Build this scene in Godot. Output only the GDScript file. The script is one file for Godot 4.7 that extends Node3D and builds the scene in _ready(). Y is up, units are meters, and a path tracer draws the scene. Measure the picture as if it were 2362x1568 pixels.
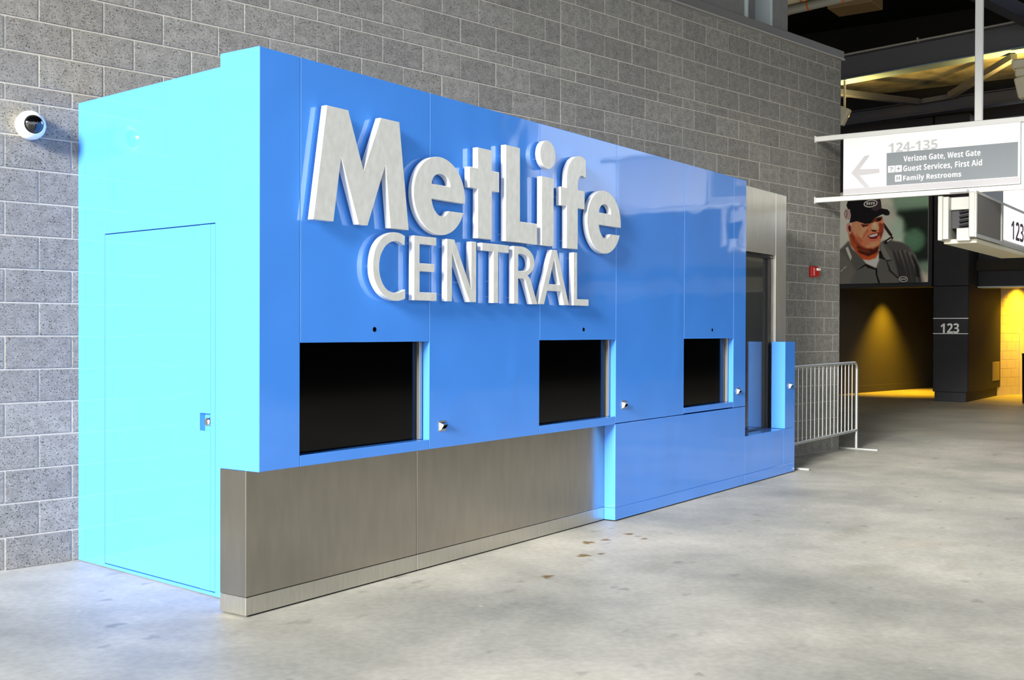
extends Node3D
# A blue ticket booth with raised steel lettering against a grey block wall in a stadium concourse.
# World: x runs along the booth front, z towards the viewer, metres.

const WALL_TURN := 0.1769          # the block wall runs 10 degrees off the booth front
const FRONT := 2.778               # z of the booth's front face
const BEIGE_DAY := Color(0.93, 0.97, 1.0)

var rng := RandomNumberGenerator.new()
var M := {}
var taken := {}

# ------------------------------------------------------------------ naming and tagging
func numbered(called: String) -> String:
	var n: int = taken.get(called, 0)
	taken[called] = n + 1
	return called if n == 0 else "%s_%03d" % [called, n]

func tag(o, label := "", category := "", group := "", kind := ""):
	if label: o.set_meta("label", label)
	if category: o.set_meta("category", category)
	if group: o.set_meta("group", group)
	if kind: o.set_meta("kind", kind)
	return o

func base(called: String, at := Vector3.ZERO, b := Basis.IDENTITY) -> Node3D:
	var o := Node3D.new()
	o.name = numbered(called)
	add_child(o, true)
	o.transform = Transform3D(b, at)
	return o

func put(mesh: Mesh, called: String, mat: Material, parent: Node = self) -> MeshInstance3D:
	var o := MeshInstance3D.new()
	o.mesh = mesh
	o.material_override = mat
	o.cast_shadow = GeometryInstance3D.SHADOW_CASTING_SETTING_ON
	o.name = numbered(called) if parent == self else called
	parent.add_child(o, true)
	return o

func part(st: SurfaceTool, called: String, mat: Material, parent: Node = self) -> MeshInstance3D:
	return put(st.commit(), called, mat, parent)

# ------------------------------------------------------------------ shapes
func mb() -> SurfaceTool:
	var st := SurfaceTool.new()
	st.begin(Mesh.PRIMITIVE_TRIANGLES)
	return st

func tri(st: SurfaceTool, a: Vector3, b: Vector3, c: Vector3, n: Vector3):
	if (b - a).cross(c - a).dot(n) > 0.0:
		var t := b; b = c; c = t
	for v in [a, b, c]:
		st.set_normal(n); st.set_uv(Vector2(v.x + v.z, -v.y)); st.add_vertex(v)

func quad(st: SurfaceTool, a: Vector3, b: Vector3, c: Vector3, d: Vector3, n: Vector3):
	tri(st, a, b, c, n); tri(st, a, c, d, n)

func quad_free(st: SurfaceTool, a: Vector3, b: Vector3, c: Vector3, d: Vector3, outward: Vector3):
	var n := (b - a).cross(c - a)
	if n.length() < 1e-12: n = (c - a).cross(d - a)
	if n.length() < 1e-12: return
	n = n.normalized()
	if n.dot(outward) < 0: n = -n
	quad(st, a, b, c, d, n)

# a box with every edge chamfered, between two corners, carried by T
func box(st: SurfaceTool, lo: Vector3, hi: Vector3, ch := 0.0, T := Transform3D.IDENTITY) -> SurfaceTool:
	var l := Vector3(minf(lo.x, hi.x), minf(lo.y, hi.y), minf(lo.z, hi.z))
	var h := Vector3(maxf(lo.x, hi.x), maxf(lo.y, hi.y), maxf(lo.z, hi.z))
	var size := h - l
	ch = minf(ch, 0.45 * minf(size.x, minf(size.y, size.z)))
	var mid := (l + h) * 0.5
	var half := size * 0.5
	var inn := half - Vector3.ONE * ch
	for ax in 3:
		var u := (ax + 1) % 3
		var v := (ax + 2) % 3
		for s in [-1.0, 1.0]:
			var n := Vector3.ZERO; n[ax] = s
			var q := []
			for k in [[-1, -1], [1, -1], [1, 1], [-1, 1]]:
				var p := Vector3.ZERO
				p[ax] = s * half[ax]; p[u] = k[0] * inn[u]; p[v] = k[1] * inn[v]
				q.append(T * (mid + p))
			quad(st, q[0], q[1], q[2], q[3], (T.basis * n).normalized())
	if ch <= 0.0: return st
	for ax in 3:
		var u := (ax + 1) % 3
		var v := (ax + 2) % 3
		for su in [-1.0, 1.0]:
			for sv in [-1.0, 1.0]:
				var q := []
				for k in [[-1, 0], [1, 0], [1, 1], [-1, 1]]:
					var p := Vector3.ZERO
					p[ax] = k[0] * inn[ax]
					p[u] = su * (half[u] if k[1] == 0 else inn[u])
					p[v] = sv * (inn[v] if k[1] == 0 else half[v])
					q.append(T * (mid + p))
				var n := Vector3.ZERO; n[u] = su; n[v] = sv
				quad(st, q[0], q[1], q[2], q[3], (T.basis * n).normalized())
	for sx in [-1.0, 1.0]:
		for sy in [-1.0, 1.0]:
			for sz in [-1.0, 1.0]:
				var a := Vector3(sx * half.x, sy * inn.y, sz * inn.z)
				var b := Vector3(sx * inn.x, sy * half.y, sz * inn.z)
				var c := Vector3(sx * inn.x, sy * inn.y, sz * half.z)
				tri(st, T * (mid + a), T * (mid + b), T * (mid + c), (T.basis * Vector3(sx, sy, sz)).normalized())
	return st

func bx(x0: float, x1: float, y0: float, y1: float, z0: float, z1: float, ch := 0.002, T := Transform3D.IDENTITY) -> SurfaceTool:
	return box(mb(), Vector3(x0, y0, z0), Vector3(x1, y1, z1), ch, T)

# a beam of rectangular section between two points
func bar(st: SurfaceTool, a: Vector3, b: Vector3, w: float, h: float, ch := 0.004, up := Vector3.UP) -> SurfaceTool:
	var x := (b - a).normalized()
	var z := x.cross(up).normalized()
	var y := z.cross(x)
	var T := Transform3D(Basis(x, y, z), (a + b) * 0.5)
	var l := a.distance_to(b)
	return box(st, Vector3(-l / 2, -h / 2, -w / 2), Vector3(l / 2, h / 2, w / 2), ch, T)

func tube(st: SurfaceTool, pts: Array, r: float, sides := 12) -> SurfaceTool:
	var rings := []
	var norms := []
	var d0: Vector3 = (pts[1] - pts[0]).normalized()
	var n := d0.cross(Vector3.UP if absf(d0.y) < 0.9 else Vector3.RIGHT).normalized()
	for i in pts.size():
		var d: Vector3 = d0
		if i > 0 and i < pts.size() - 1: d = ((pts[i + 1] - pts[i]).normalized() + (pts[i] - pts[i - 1]).normalized()).normalized()
		elif i > 0: d = (pts[i] - pts[i - 1]).normalized()
		n = (n - d * n.dot(d)).normalized()
		var b := d.cross(n)
		var ring := []
		var nn := []
		for k in sides:
			var o := n * cos(TAU * k / sides) + b * sin(TAU * k / sides)
			ring.append(pts[i] + o * r); nn.append(o)
		rings.append(ring); norms.append(nn)
	for i in rings.size() - 1:
		for k in sides:
			var k2 := (k + 1) % sides
			smooth_quad(st, [rings[i][k], rings[i][k2], rings[i + 1][k2], rings[i + 1][k]], [norms[i][k], norms[i][k2], norms[i + 1][k2], norms[i + 1][k]])
	for e in [[0, -1.0], [rings.size() - 1, 1.0]]:
		var c: Vector3 = pts[e[0]]
		var dd: Vector3 = (pts[1] - pts[0]) if e[0] == 0 else (pts[-1] - pts[-2])
		for k in sides: tri(st, c, rings[e[0]][k], rings[e[0]][(k + 1) % sides], dd.normalized() * e[1])
	return st

func smooth_quad(st: SurfaceTool, q: Array, n: Array):
	var idx := [0, 1, 2, 0, 2, 3]
	var c: Vector3 = (q[1] - q[0]).cross(q[2] - q[0])
	if c.length() < 1e-14: c = (q[2] - q[0]).cross(q[3] - q[0])
	if c.dot(n[0] + n[1] + n[2] + n[3]) > 0: idx = [0, 2, 1, 0, 3, 2]
	for i in idx:
		st.set_normal(n[i]); st.set_uv(Vector2(q[i].x + q[i].z, -q[i].y)); st.add_vertex(q[i])

# a profile of (radius, height) turned round T's y axis
func lathe(st: SurfaceTool, prof: Array, T := Transform3D.IDENTITY, sides := 32) -> SurfaceTool:
	for i in prof.size() - 1:
		var p: Vector2 = prof[i]
		var q: Vector2 = prof[i + 1]
		var e := (q - p).normalized()
		var n2 := Vector2(e.y, -e.x)
		for k in sides:
			var a0 := TAU * k / sides
			var a1 := TAU * (k + 1) / sides
			var P := []
			var N := []
			for w in [[p, a0], [p, a1], [q, a1], [q, a0]]:
				P.append(T * Vector3(w[0].x * cos(w[1]), w[0].y, w[0].x * sin(w[1])))
				N.append((T.basis * Vector3(n2.x * cos(w[1]), n2.y, n2.x * sin(w[1]))).normalized())
			smooth_quad(st, P, N)
	return st

func cyl(st: SurfaceTool, a: Vector3, b: Vector3, r: float, sides := 16) -> SurfaceTool:
	return tube(st, [a, b], r, sides)

func catmull(pts: Array, per := 5) -> Array:
	var out := []
	for i in pts.size() - 1:
		var p0: Vector2 = pts[maxi(i - 1, 0)]
		var p1: Vector2 = pts[i]
		var p2: Vector2 = pts[i + 1]
		var p3: Vector2 = pts[mini(i + 2, pts.size() - 1)]
		for k in per:
			out.append(p1.cubic_interpolate(p2, p0, p3, float(k) / per))
	out.append(pts[-1])
	return out

func arc(cx: float, cy: float, rx: float, ry: float, a0: float, a1: float, n: int) -> Array:
	var out := []
	for i in n + 1:
		var a := deg_to_rad(lerpf(a0, a1, float(i) / n))
		out.append(Vector2(cx + rx * cos(a), cy + ry * sin(a)))
	return out

func inset(p: PackedVector2Array, by: float) -> PackedVector2Array:
	var s := -1.0 if Geometry2D.is_polygon_clockwise(p) else 1.0
	var out := PackedVector2Array()
	var n := p.size()
	for i in n:
		var a := (p[i] - p[(i + n - 1) % n]).normalized()
		var b := (p[(i + 1) % n] - p[i]).normalized()
		var na := Vector2(-a.y, a.x) * s
		var nb := Vector2(-b.y, b.x) * s
		var m := na + nb
		m = m / maxf(0.35, m.length_squared() / 2.0) if m.length() > 0.05 else na
		out.append(p[i] + m * by)
	return out

func faces(outer: PackedVector2Array, holes: Array) -> Array:
	var pieces := [outer]
	for h in holes:
		var c := 0.0
		for v in h: c += v.x / h.size()
		var next := []
		for piece in pieces:
			for side in [[-99.0, c], [c, 99.0]]:
				var half := PackedVector2Array([Vector2(side[0], -99), Vector2(side[1], -99), Vector2(side[1], 99), Vector2(side[0], 99)])
				for q in Geometry2D.intersect_polygons(piece, half):
					for w in Geometry2D.clip_polygons(q, h): next.append(w)
		pieces = next
	return pieces

# an outline with holes carried from z0 to z1 with a small bevel in front
func extrude(st: SurfaceTool, outer: PackedVector2Array, holes: Array, z0: float, z1: float, bev: float) -> SurfaceTool:
	var fo := inset(outer, bev)
	var fh := []
	for h in holes: fh.append(inset(h, -bev))
	for piece in faces(fo, fh):
		var t := Geometry2D.triangulate_polygon(piece)
		for i in range(0, t.size(), 3):
			tri(st, Vector3(piece[t[i]].x, piece[t[i]].y, z1), Vector3(piece[t[i + 1]].x, piece[t[i + 1]].y, z1), Vector3(piece[t[i + 2]].x, piece[t[i + 2]].y, z1), Vector3.BACK)
	for piece in faces(outer, holes):
		var t := Geometry2D.triangulate_polygon(piece)
		for i in range(0, t.size(), 3):
			tri(st, Vector3(piece[t[i]].x, piece[t[i]].y, z0), Vector3(piece[t[i + 1]].x, piece[t[i + 1]].y, z0), Vector3(piece[t[i + 2]].x, piece[t[i + 2]].y, z0), Vector3.FORWARD)
	var loops := [[outer, fo, 1.0]]
	for i in holes.size(): loops.append([holes[i], fh[i], -1.0])
	for L in loops:
		var p: PackedVector2Array = L[0]
		var f: PackedVector2Array = L[1]
		var s: float = (1.0 if Geometry2D.is_polygon_clockwise(p) else -1.0) * L[2]
		var n := p.size()
		var en := []
		for i in n:
			var e := (p[(i + 1) % n] - p[i]).normalized()
			en.append(Vector2(-e.y, e.x) * s)
		for i in n:
			var j := (i + 1) % n
			var here: Vector2 = en[i]
			var na: Vector2 = (here + en[(i + n - 1) % n]).normalized() if here.dot(en[(i + n - 1) % n]) > 0.8 else here
			var nb: Vector2 = (here + en[j]).normalized() if here.dot(en[j]) > 0.8 else here
			var A := Vector3(na.x, na.y, 0)
			var B := Vector3(nb.x, nb.y, 0)
			smooth_quad(st, [Vector3(p[i].x, p[i].y, z0), Vector3(p[j].x, p[j].y, z0), Vector3(p[j].x, p[j].y, z1 - bev), Vector3(p[i].x, p[i].y, z1 - bev)], [A, B, B, A])
			var u := Vector3.BACK
			smooth_quad(st, [Vector3(p[i].x, p[i].y, z1 - bev), Vector3(p[j].x, p[j].y, z1 - bev), Vector3(f[j].x, f[j].y, z1), Vector3(f[i].x, f[i].y, z1)], [(A + u).normalized(), (B + u).normalized(), (B + u).normalized(), (A + u).normalized()])
	return st

# lettering fitted to a rectangle of the parent's own x-y plane
func lettering(text: String, called: String, mat: Material, parent: Node, at: Transform3D, x0: float, x1: float, y0: float, y1: float, depth := 0.002) -> MeshInstance3D:
	var f := SystemFont.new()
	f.font_names = PackedStringArray(["Droid Sans"])
	f.font_weight = 700
	var t := TextMesh.new()
	t.font = f
	t.text = text
	t.font_size = 64
	t.pixel_size = 0.01
	t.depth = 0.1
	var bb := t.get_aabb()
	var o := put(t, called, mat, parent)
	var sx := (x1 - x0) / bb.size.x
	var sy := (y1 - y0) / bb.size.y
	var c := bb.position + bb.size / 2
	o.transform = at * Transform3D(Basis.IDENTITY.scaled(Vector3(sx, sy, depth / 0.1)), Vector3((x0 + x1) / 2 - c.x * sx, (y0 + y1) / 2 - c.y * sy, depth / 2))
	return o

# ------------------------------------------------------------------ materials
func noise(freq: float, octaves := 4, seed_ := 1, kind := FastNoiseLite.TYPE_SIMPLEX_SMOOTH) -> FastNoiseLite:
	var n := FastNoiseLite.new()
	n.noise_type = kind
	n.frequency = freq
	n.fractal_octaves = octaves
	n.seed = seed_
	return n

func noise_tex(size: int, freq: float, lo: Color, hi: Color, octaves := 4, seed_ := 1, normal := false, strength := 4.0, sy := 0) -> NoiseTexture2D:
	var t := NoiseTexture2D.new()
	t.width = size; t.height = size if sy == 0 else sy
	t.seamless = true
	t.noise = noise(freq, octaves, seed_)
	t.as_normal_map = normal
	if normal: t.bump_strength = strength
	else:
		var g := Gradient.new()
		g.set_color(0, lo); g.set_color(1, hi)
		t.color_ramp = g
	return t

func mat(c: Color, rough := 0.6, metal := 0.0, spec := 0.5) -> StandardMaterial3D:
	var m := StandardMaterial3D.new()
	m.albedo_color = c
	m.roughness = rough
	m.metallic = metal
	m.metallic_specular = spec
	return m

func tiled(m: StandardMaterial3D, per_metre: Vector3, world := true) -> StandardMaterial3D:
	m.uv1_triplanar = true
	m.uv1_world_triplanar = world
	m.uv1_scale = per_metre
	return m

# ground-face block: grey paste with dark and pale aggregate
func speckle(seed_: int) -> ImageTexture:
	rng.seed = seed_
	var s := 768
	var img := noise(0.012, 4, seed_).get_image(s, s)
	img.convert(Image.FORMAT_RGB8)
	var d := img.get_data()
	for i in s * s:
		var v: float = 0.80 + (d[i * 3] / 255.0 - 0.5) * 0.16 + rng.randf_range(-0.09, 0.09)
		var b := clampi(int(v * 255), 0, 255)
		d[i * 3] = b; d[i * 3 + 1] = b; d[i * 3 + 2] = clampi(b - 2, 0, 255)
	img = Image.create_from_data(s, s, false, Image.FORMAT_RGB8, d)
	for k in 6500:
		var x := rng.randi_range(0, s - 6)
		var y := rng.randi_range(0, s - 6)
		var w := rng.randi_range(2, 5)
		var h := rng.randi_range(2, 4)
		var dark := rng.randf() < 0.55
		var v := rng.randf_range(0.22, 0.5) if dark else rng.randf_range(0.97, 1.0)
		if not dark and rng.randf() < 0.3: w = 2; h = 2
		img.fill_rect(Rect2i(x, y, w, h), Color(v, v, v * 0.98))
		img.fill_rect(Rect2i(x + 1, y + 1, w, maxi(1, h - 1)), Color(v, v, v * 0.98))
	img.generate_mipmaps()
	return ImageTexture.create_from_image(img)

# worn concrete slab, 16 m square: mottling, faint trowel smears, spots and old spills
func slab_image() -> ImageTexture:
	var s := 1536
	var a := noise(0.0045, 5, 11).get_image(s, s)
	var b := noise(0.03, 4, 23).get_image(s, s)
	for i in [a, b]: i.convert(Image.FORMAT_L8)
	var da := a.get_data()
	var db := b.get_data()
	var d := PackedByteArray()
	d.resize(s * s * 3)
	for i in s * s:
		var v: float = 0.80 + (da[i] - 128) / 255.0 * 0.26 + (db[i] - 128) / 255.0 * 0.08
		var w: float = (da[i] - 128) / 255.0 * 0.02
		d[i * 3] = clampi(int((v + w) * 255), 0, 255)
		d[i * 3 + 1] = clampi(int(v * 254), 0, 255)
		d[i * 3 + 2] = clampi(int((v - 0.022 - w) * 255), 0, 255)
	var img := Image.create_from_data(s, s, false, Image.FORMAT_RGB8, d)
	rng.seed = 77
	for k in 900:
		var x := rng.randi_range(4, s - 20)
		var y := rng.randi_range(4, s - 20)
		var r := rng.randi_range(1, 3)
		var v := rng.randf_range(0.84, 0.96)
		blot(img, x, y, r + rng.randi_range(0, 4), r, Color(v, v, v))
	for k in 120:
		blot(img, rng.randi_range(4, s - 20), rng.randi_range(4, s - 20), 1, 1, Color(1.22, 1.22, 1.2))
	for k in 46:
		blot(img, rng.randi_range(20, s - 80), rng.randi_range(20, s - 80), rng.randi_range(14, 44), rng.randi_range(8, 26), Color(0.965, 0.96, 0.95))
	# rust-brown drips beside the booth's base
	for q in [[6.6, 3.05, 5], [6.75, 3.1, 4], [6.2, 3.25, 5], [6.32, 3.32, 3], [7.05, 3.12, 4], [6.95, 3.3, 3], [5.55, 3.4, 4]]:
		var px := int(q[0] / 16.0 * s)
		var py := int((q[1] + 2.0) / 16.0 * s)
		blot(img, px, py, q[2], q[2] - 1, Color(0.72, 0.6, 0.42))
	img.generate_mipmaps()
	return ImageTexture.create_from_image(img)

func blot(img: Image, x: int, y: int, rx: int, ry: int, c: Color):
	var s := img.get_width()
	var ph := rng.randf() * TAU
	for j in range(-ry, ry + 1):
		for i in range(-rx, rx + 1):
			var px := x + i
			var py := y + j
			if px < 0 or py < 0 or px >= s or py >= s: continue
			var r := sqrt(pow(float(i) / (rx + 0.3), 2) + pow(float(j) / (ry + 0.3), 2))
			var an := atan2(j, i)
			r *= 1.0 + 0.22 * sin(3 * an + ph) + 0.15 * sin(5 * an - ph)
			var t := clampf((1.0 - r) * 2.5, 0, 1)
			var o := img.get_pixel(px, py)
			img.set_pixel(px, py, Color(o.r * lerpf(1, c.r, t), o.g * lerpf(1, c.g, t), o.b * lerpf(1, c.b, t)))

func make_materials():
	var wave := noise_tex(512, 0.006, Color.BLACK, Color.WHITE, 2, 5, true, 9.0)
	M.blue = tiled(mat(Color(0.285, 0.55, 0.91), 0.05, 0.0, 0.5), Vector3(0.42, 0.42, 0.42))
	M.blue.clearcoat_enabled = true
	M.blue.clearcoat = 0.5
	M.blue.clearcoat_roughness = 0.03
	M.blue.normal_enabled = true
	M.blue.normal_texture = wave
	M.blue.normal_scale = 0.10
	var streak := noise_tex(512, 0.02, Color(0.94, 0.94, 0.935), Color(1, 1, 1), 4, 9)
	M.steel = tiled(mat(Color(0.71, 0.69, 0.655), 0.25, 1.0), Vector3(1.2, 0.25, 1.2))
	M.steel.albedo_texture = streak
	M.steel.normal_enabled = true
	M.steel.normal_texture = wave
	M.steel.normal_scale = 0.05
	M.steel_kick = tiled(mat(Color(0.84, 0.83, 0.80), 0.34, 1.0), Vector3(3.0, 0.5, 3.0))
	M.steel_kick.albedo_texture = streak
	M.portal = tiled(mat(Color(0.90, 0.885, 0.84), 0.30, 0.75), Vector3(1.2, 0.25, 1.2))
	M.portal.albedo_texture = streak
	M.letter = tiled(mat(Color(0.955, 0.955, 0.94), 0.40, 0.4), Vector3(2.2, 1.1, 2.2))
	M.letter.albedo_texture = noise_tex(512, 0.016, Color(0.93, 0.93, 0.92), Color(1, 1, 1), 5, 31)
	M.chrome = mat(Color(0.85, 0.85, 0.84), 0.18, 1.0)
	M.glass_black = mat(Color(0.006, 0.006, 0.008), 0.10, 0.0, 0.35)
	M.black = mat(Color(0.02, 0.02, 0.022), 0.4)
	M.void = mat(Color(0.01, 0.01, 0.01), 0.9, 0.0, 0.1)
	M.track = mat(Color(0.62, 0.62, 0.60), 0.35, 0.8)
	M.tint = mat(Color(0.35, 0.36, 0.36, 0.28), 0.03, 0.0, 0.6)
	M.tint.transparency = BaseMaterial3D.TRANSPARENCY_ALPHA
	M.shutter = mat(Color(0.16, 0.16, 0.165), 0.5, 0.3)
	M.inner = mat(Color(0.42, 0.41, 0.38), 0.7)
	M.block = []
	for i in 2:
		var sp := speckle(40 + i)
		for c in [Color(0.64, 0.63, 0.605), Color(0.665, 0.655, 0.63), Color(0.62, 0.61, 0.59)]:
			var m := tiled(mat(c, 0.85, 0.0, 0.3), Vector3.ONE * (0.95 + 0.1 * i))
			m.albedo_texture = sp
			M.block.append(m)
	M.mortar = mat(Color(0.70, 0.68, 0.635), 0.95, 0.0, 0.2)
	M.slab = mat(Color(0.86, 0.855, 0.825), 0.52, 0.0, 0.4)
	M.slab.albedo_texture = slab_image()
	M.slab.detail_enabled = true
	M.slab.detail_blend_mode = BaseMaterial3D.BLEND_MODE_MUL
	M.slab.detail_uv_layer = BaseMaterial3D.DETAIL_UV_2
	M.slab.detail_albedo = noise_tex(512, 0.05, Color(0.90, 0.90, 0.90), Color(1, 1, 1), 5, 3)
	M.paving = tiled(mat(Color(0.68, 0.665, 0.61), 0.6, 0.0, 0.4), Vector3.ONE * 0.12)
	M.paving.albedo_texture = noise_tex(512, 0.01, Color(0.82, 0.82, 0.81), Color(1, 1, 1), 5, 14)
	M.coping = mat(Color(0.44, 0.435, 0.43), 0.5, 0.2)
	M.drip = mat(Color(0.66, 0.645, 0.62), 0.45, 0.3)
	M.grey_steel = tiled(mat(Color(0.49, 0.49, 0.485), 0.6, 0.0, 0.4), Vector3.ONE * 1.5)
	M.grey_steel.albedo_texture = noise_tex(256, 0.02, Color(0.92, 0.92, 0.92), Color(1, 1, 1), 4, 8)
	M.light_steel = mat(Color(0.70, 0.74, 0.75), 0.5)
	M.beam = mat(Color(0.33, 0.33, 0.345), 0.6, 0.0, 0.4)
	M.beam_blue = mat(Color(0.16, 0.18, 0.245), 0.55)
	M.flange = mat(Color(0.44, 0.52, 0.58), 0.5)
	M.deck_tan = mat(Color(0.50, 0.41, 0.29), 0.9, 0.0, 0.2)
	M.deck = tiled(mat(Color(0.74, 0.71, 0.60), 0.9, 0.0, 0.2), Vector3.ONE * 0.5)
	M.deck.albedo_texture = noise_tex(256, 0.012, Color(0.7, 0.7, 0.68), Color(1, 1, 1), 5, 18)
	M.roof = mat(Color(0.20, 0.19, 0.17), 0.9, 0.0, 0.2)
	M.charcoal = tiled(mat(Color(0.15, 0.15, 0.17), 0.6, 0.0, 0.4), Vector3.ONE * 0.6)
	M.charcoal.albedo_texture = noise_tex(256, 0.02, Color(0.9, 0.9, 0.9), Color(1, 1, 1), 4, 28)
	M.parapet = mat(Color(0.66, 0.62, 0.54), 0.8, 0.0, 0.3)
	M.tunnel = mat(Color(0.27, 0.265, 0.25), 0.85, 0.0, 0.3)
	M.yellow_block = tiled(mat(Color(0.80, 0.76, 0.66), 0.75, 0.0, 0.3), Vector3.ONE)
	M.cream = mat(Color(0.86, 0.83, 0.72), 0.5)
	M.white = mat(Color(0.97, 0.97, 0.965), 0.5)
	M.rail = mat(Color(0.86, 0.86, 0.84), 0.4)
	M.sign_grey = mat(Color(0.53, 0.555, 0.57), 0.6)
	M.sign_faint = mat(Color(0.76, 0.76, 0.76), 0.6)
	M.sign_faint2 = mat(Color(0.78, 0.77, 0.78), 0.6)
	M.white_print = mat(Color(0.97, 0.97, 0.97), 0.6)
	M.galv = mat(Color(0.72, 0.73, 0.72), 0.38, 0.75)
	M.red = mat(Color(0.72, 0.10, 0.06), 0.35)
	M.lens = mat(Color(0.96, 0.93, 0.93), 0.15)
	M.dome_white = mat(Color(0.94, 0.94, 0.93), 0.35)
	M.dome_glass = mat(Color(0.02, 0.02, 0.03), 0.04, 0.0, 0.9)
	M.pipe = mat(Color(0.80, 0.76, 0.64), 0.5)
	M.pipe_grey = mat(Color(0.62, 0.61, 0.57), 0.5)
	M.orange = mat(Color(0.80, 0.40, 0.05), 0.5)
	M.led_body = mat(Color(0.70, 0.70, 0.67), 0.5, 0.2)
	M.led_mesh = tiled(mat(Color(0.46, 0.435, 0.40), 0.7), Vector3.ONE * 8)
	M.led_mesh.albedo_texture = noise_tex(128, 0.2, Color(0.8, 0.8, 0.8), Color(1, 1, 1), 2, 6)
	M.screen = mat(Color(0.9, 0.86, 0.95), 0.4)
	M.screen.emission_enabled = true
	M.screen.emission = Color(1.0, 0.93, 1.0)
	M.screen.emission_energy_multiplier = 0.8
	M.screen_digit = mat(Color(0.20, 0.06, 0.09), 0.5)
	M.lamp = mat(Color(1, 0.85, 0.5), 0.4)
	M.lamp.emission_enabled = true
	M.lamp.emission = Color(1.0, 0.78, 0.3)
	M.lamp.emission_energy_multiplier = 3.0

# ------------------------------------------------------------------ the whole
func _ready():
	set_view()
	make_materials()
	build_shell()
	build_block_wall()
	build_far_end()
	build_overhead()
	build_booth()
	build_sign_letters()
	build_small_fittings()
	build_direction_sign()
	build_led_sign()
	build_barrier()

func set_view():
	var cam := Camera3D.new()
	cam.name = "camera"
	add_child(cam)
	var yaw := 0.9587
	var pitch := -0.0094
	var roll := 0.0034
	var fw := Vector3(sin(yaw) * cos(pitch), sin(pitch), -cos(yaw) * cos(pitch))
	var rt := Vector3(cos(yaw), 0, sin(yaw))
	var up := rt.cross(fw)
	var r2 := rt * cos(roll) + up * sin(roll)
	var u2 := up * cos(roll) - rt * sin(roll)
	cam.transform = Transform3D(Basis(r2, u2, -fw), Vector3(0, 1.4691, 7.0325))
	cam.fov = 33.897
	cam.near = 0.05
	cam.far = 300
	cam.current = true
	var we := WorldEnvironment.new()
	we.name = "world_environment"
	var env := Environment.new()
	env.background_mode = Environment.BG_SKY
	var sky := Sky.new()
	var sm := ProceduralSkyMaterial.new()
	sm.sky_top_color = Color(0.86, 0.92, 1.0)
	sm.sky_horizon_color = Color(0.97, 0.985, 1.0)
	sm.ground_horizon_color = Color(0.78, 0.78, 0.77)
	sm.ground_bottom_color = Color(0.7, 0.7, 0.69)
	sm.sun_angle_max = 1.0
	sky.sky_material = sm
	env.sky = sky
	env.ambient_light_source = Environment.AMBIENT_SOURCE_SKY
	env.tonemap_mode = Environment.TONE_MAPPER_LINEAR
	env.tonemap_exposure = 2.6
	env.sdfgi_enabled = true
	env.ssao_enabled = true
	env.ssil_enabled = true
	we.environment = env
	add_child(we)
	# low hazy sun from the open end of the concourse, almost along the booth front
	var sun := DirectionalLight3D.new()
	sun.name = "sun"
	sun.light_color = Color(1.0, 0.985, 0.96)
	sun.light_energy = 1.45
	sun.light_angular_distance = 15.5
	sun.shadow_enabled = true
	add_child(sun)
	var az := deg_to_rad(6.0)
	var el := deg_to_rad(18.0)
	sun.look_at_from_position(Vector3.ZERO, -Vector3(-cos(el) * cos(az), sin(el), cos(el) * sin(az)), Vector3.UP)

func spot(at: Vector3, to: Vector3, col: Color, energy: float, angle: float, size := 0.05):
	var l := SpotLight3D.new()
	l.light_color = col
	l.light_energy = energy
	l.spot_angle = angle
	l.spot_range = 30
	l.spot_attenuation = 2
	l.light_size = size
	l.shadow_enabled = true
	l.name = numbered("spot_light")
	add_child(l)
	l.position = at
	l.look_at_from_position(at, to, Vector3.RIGHT)
	return l

# ------------------------------------------------------------------ floor, ceiling, outer walls
func build_shell():
	var st := mb()
	# the near slab carries its own stains: 16 m square
	var c := [Vector3(0, 0, -2), Vector3(16, 0, -2), Vector3(16, 0, 14), Vector3(0, 0, 14)]
	var uv := [Vector2(0, 0), Vector2(1, 0), Vector2(1, 1), Vector2(0, 1)]
	for i in [0, 1, 2, 0, 2, 3]:
		st.set_normal(Vector3.UP); st.set_uv(uv[i]); st.set_uv2(uv[i] * 11.0); st.add_vertex(c[i])
	var f := part(st, "floor", M.slab)
	tag(f, "worn pale grey concrete concourse floor in front of the blue booth", "floor", "", "structure")
	var g := mb()
	for q in [[-45, 0, -30, 60], [0, 16, -30, -2], [0, 16, 14, 60], [16, 70, -30, 60]]:
		box(g, Vector3(q[0], -0.3, q[2]), Vector3(q[1], 0.0, q[3]))
	box(g, Vector3(0, -0.3, -2), Vector3(16, -0.002, 14))
	tag(part(g, "floor", M.paving), "concrete floor running on past the booth to the dim far passages", "floor", "", "structure")
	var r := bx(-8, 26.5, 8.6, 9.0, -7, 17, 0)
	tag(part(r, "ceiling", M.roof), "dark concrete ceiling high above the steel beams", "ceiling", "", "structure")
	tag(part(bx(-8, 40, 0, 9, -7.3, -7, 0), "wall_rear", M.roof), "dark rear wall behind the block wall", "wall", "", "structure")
	tag(part(box(bx(9, 26.5, 0, 8.6, 16.6, 17, 0), Vector3(26.5, 0, 16.6), Vector3(36, 2.95, 17)), "wall_front", M.roof), "dark concourse wall facing the booth", "wall", "", "structure")

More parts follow.
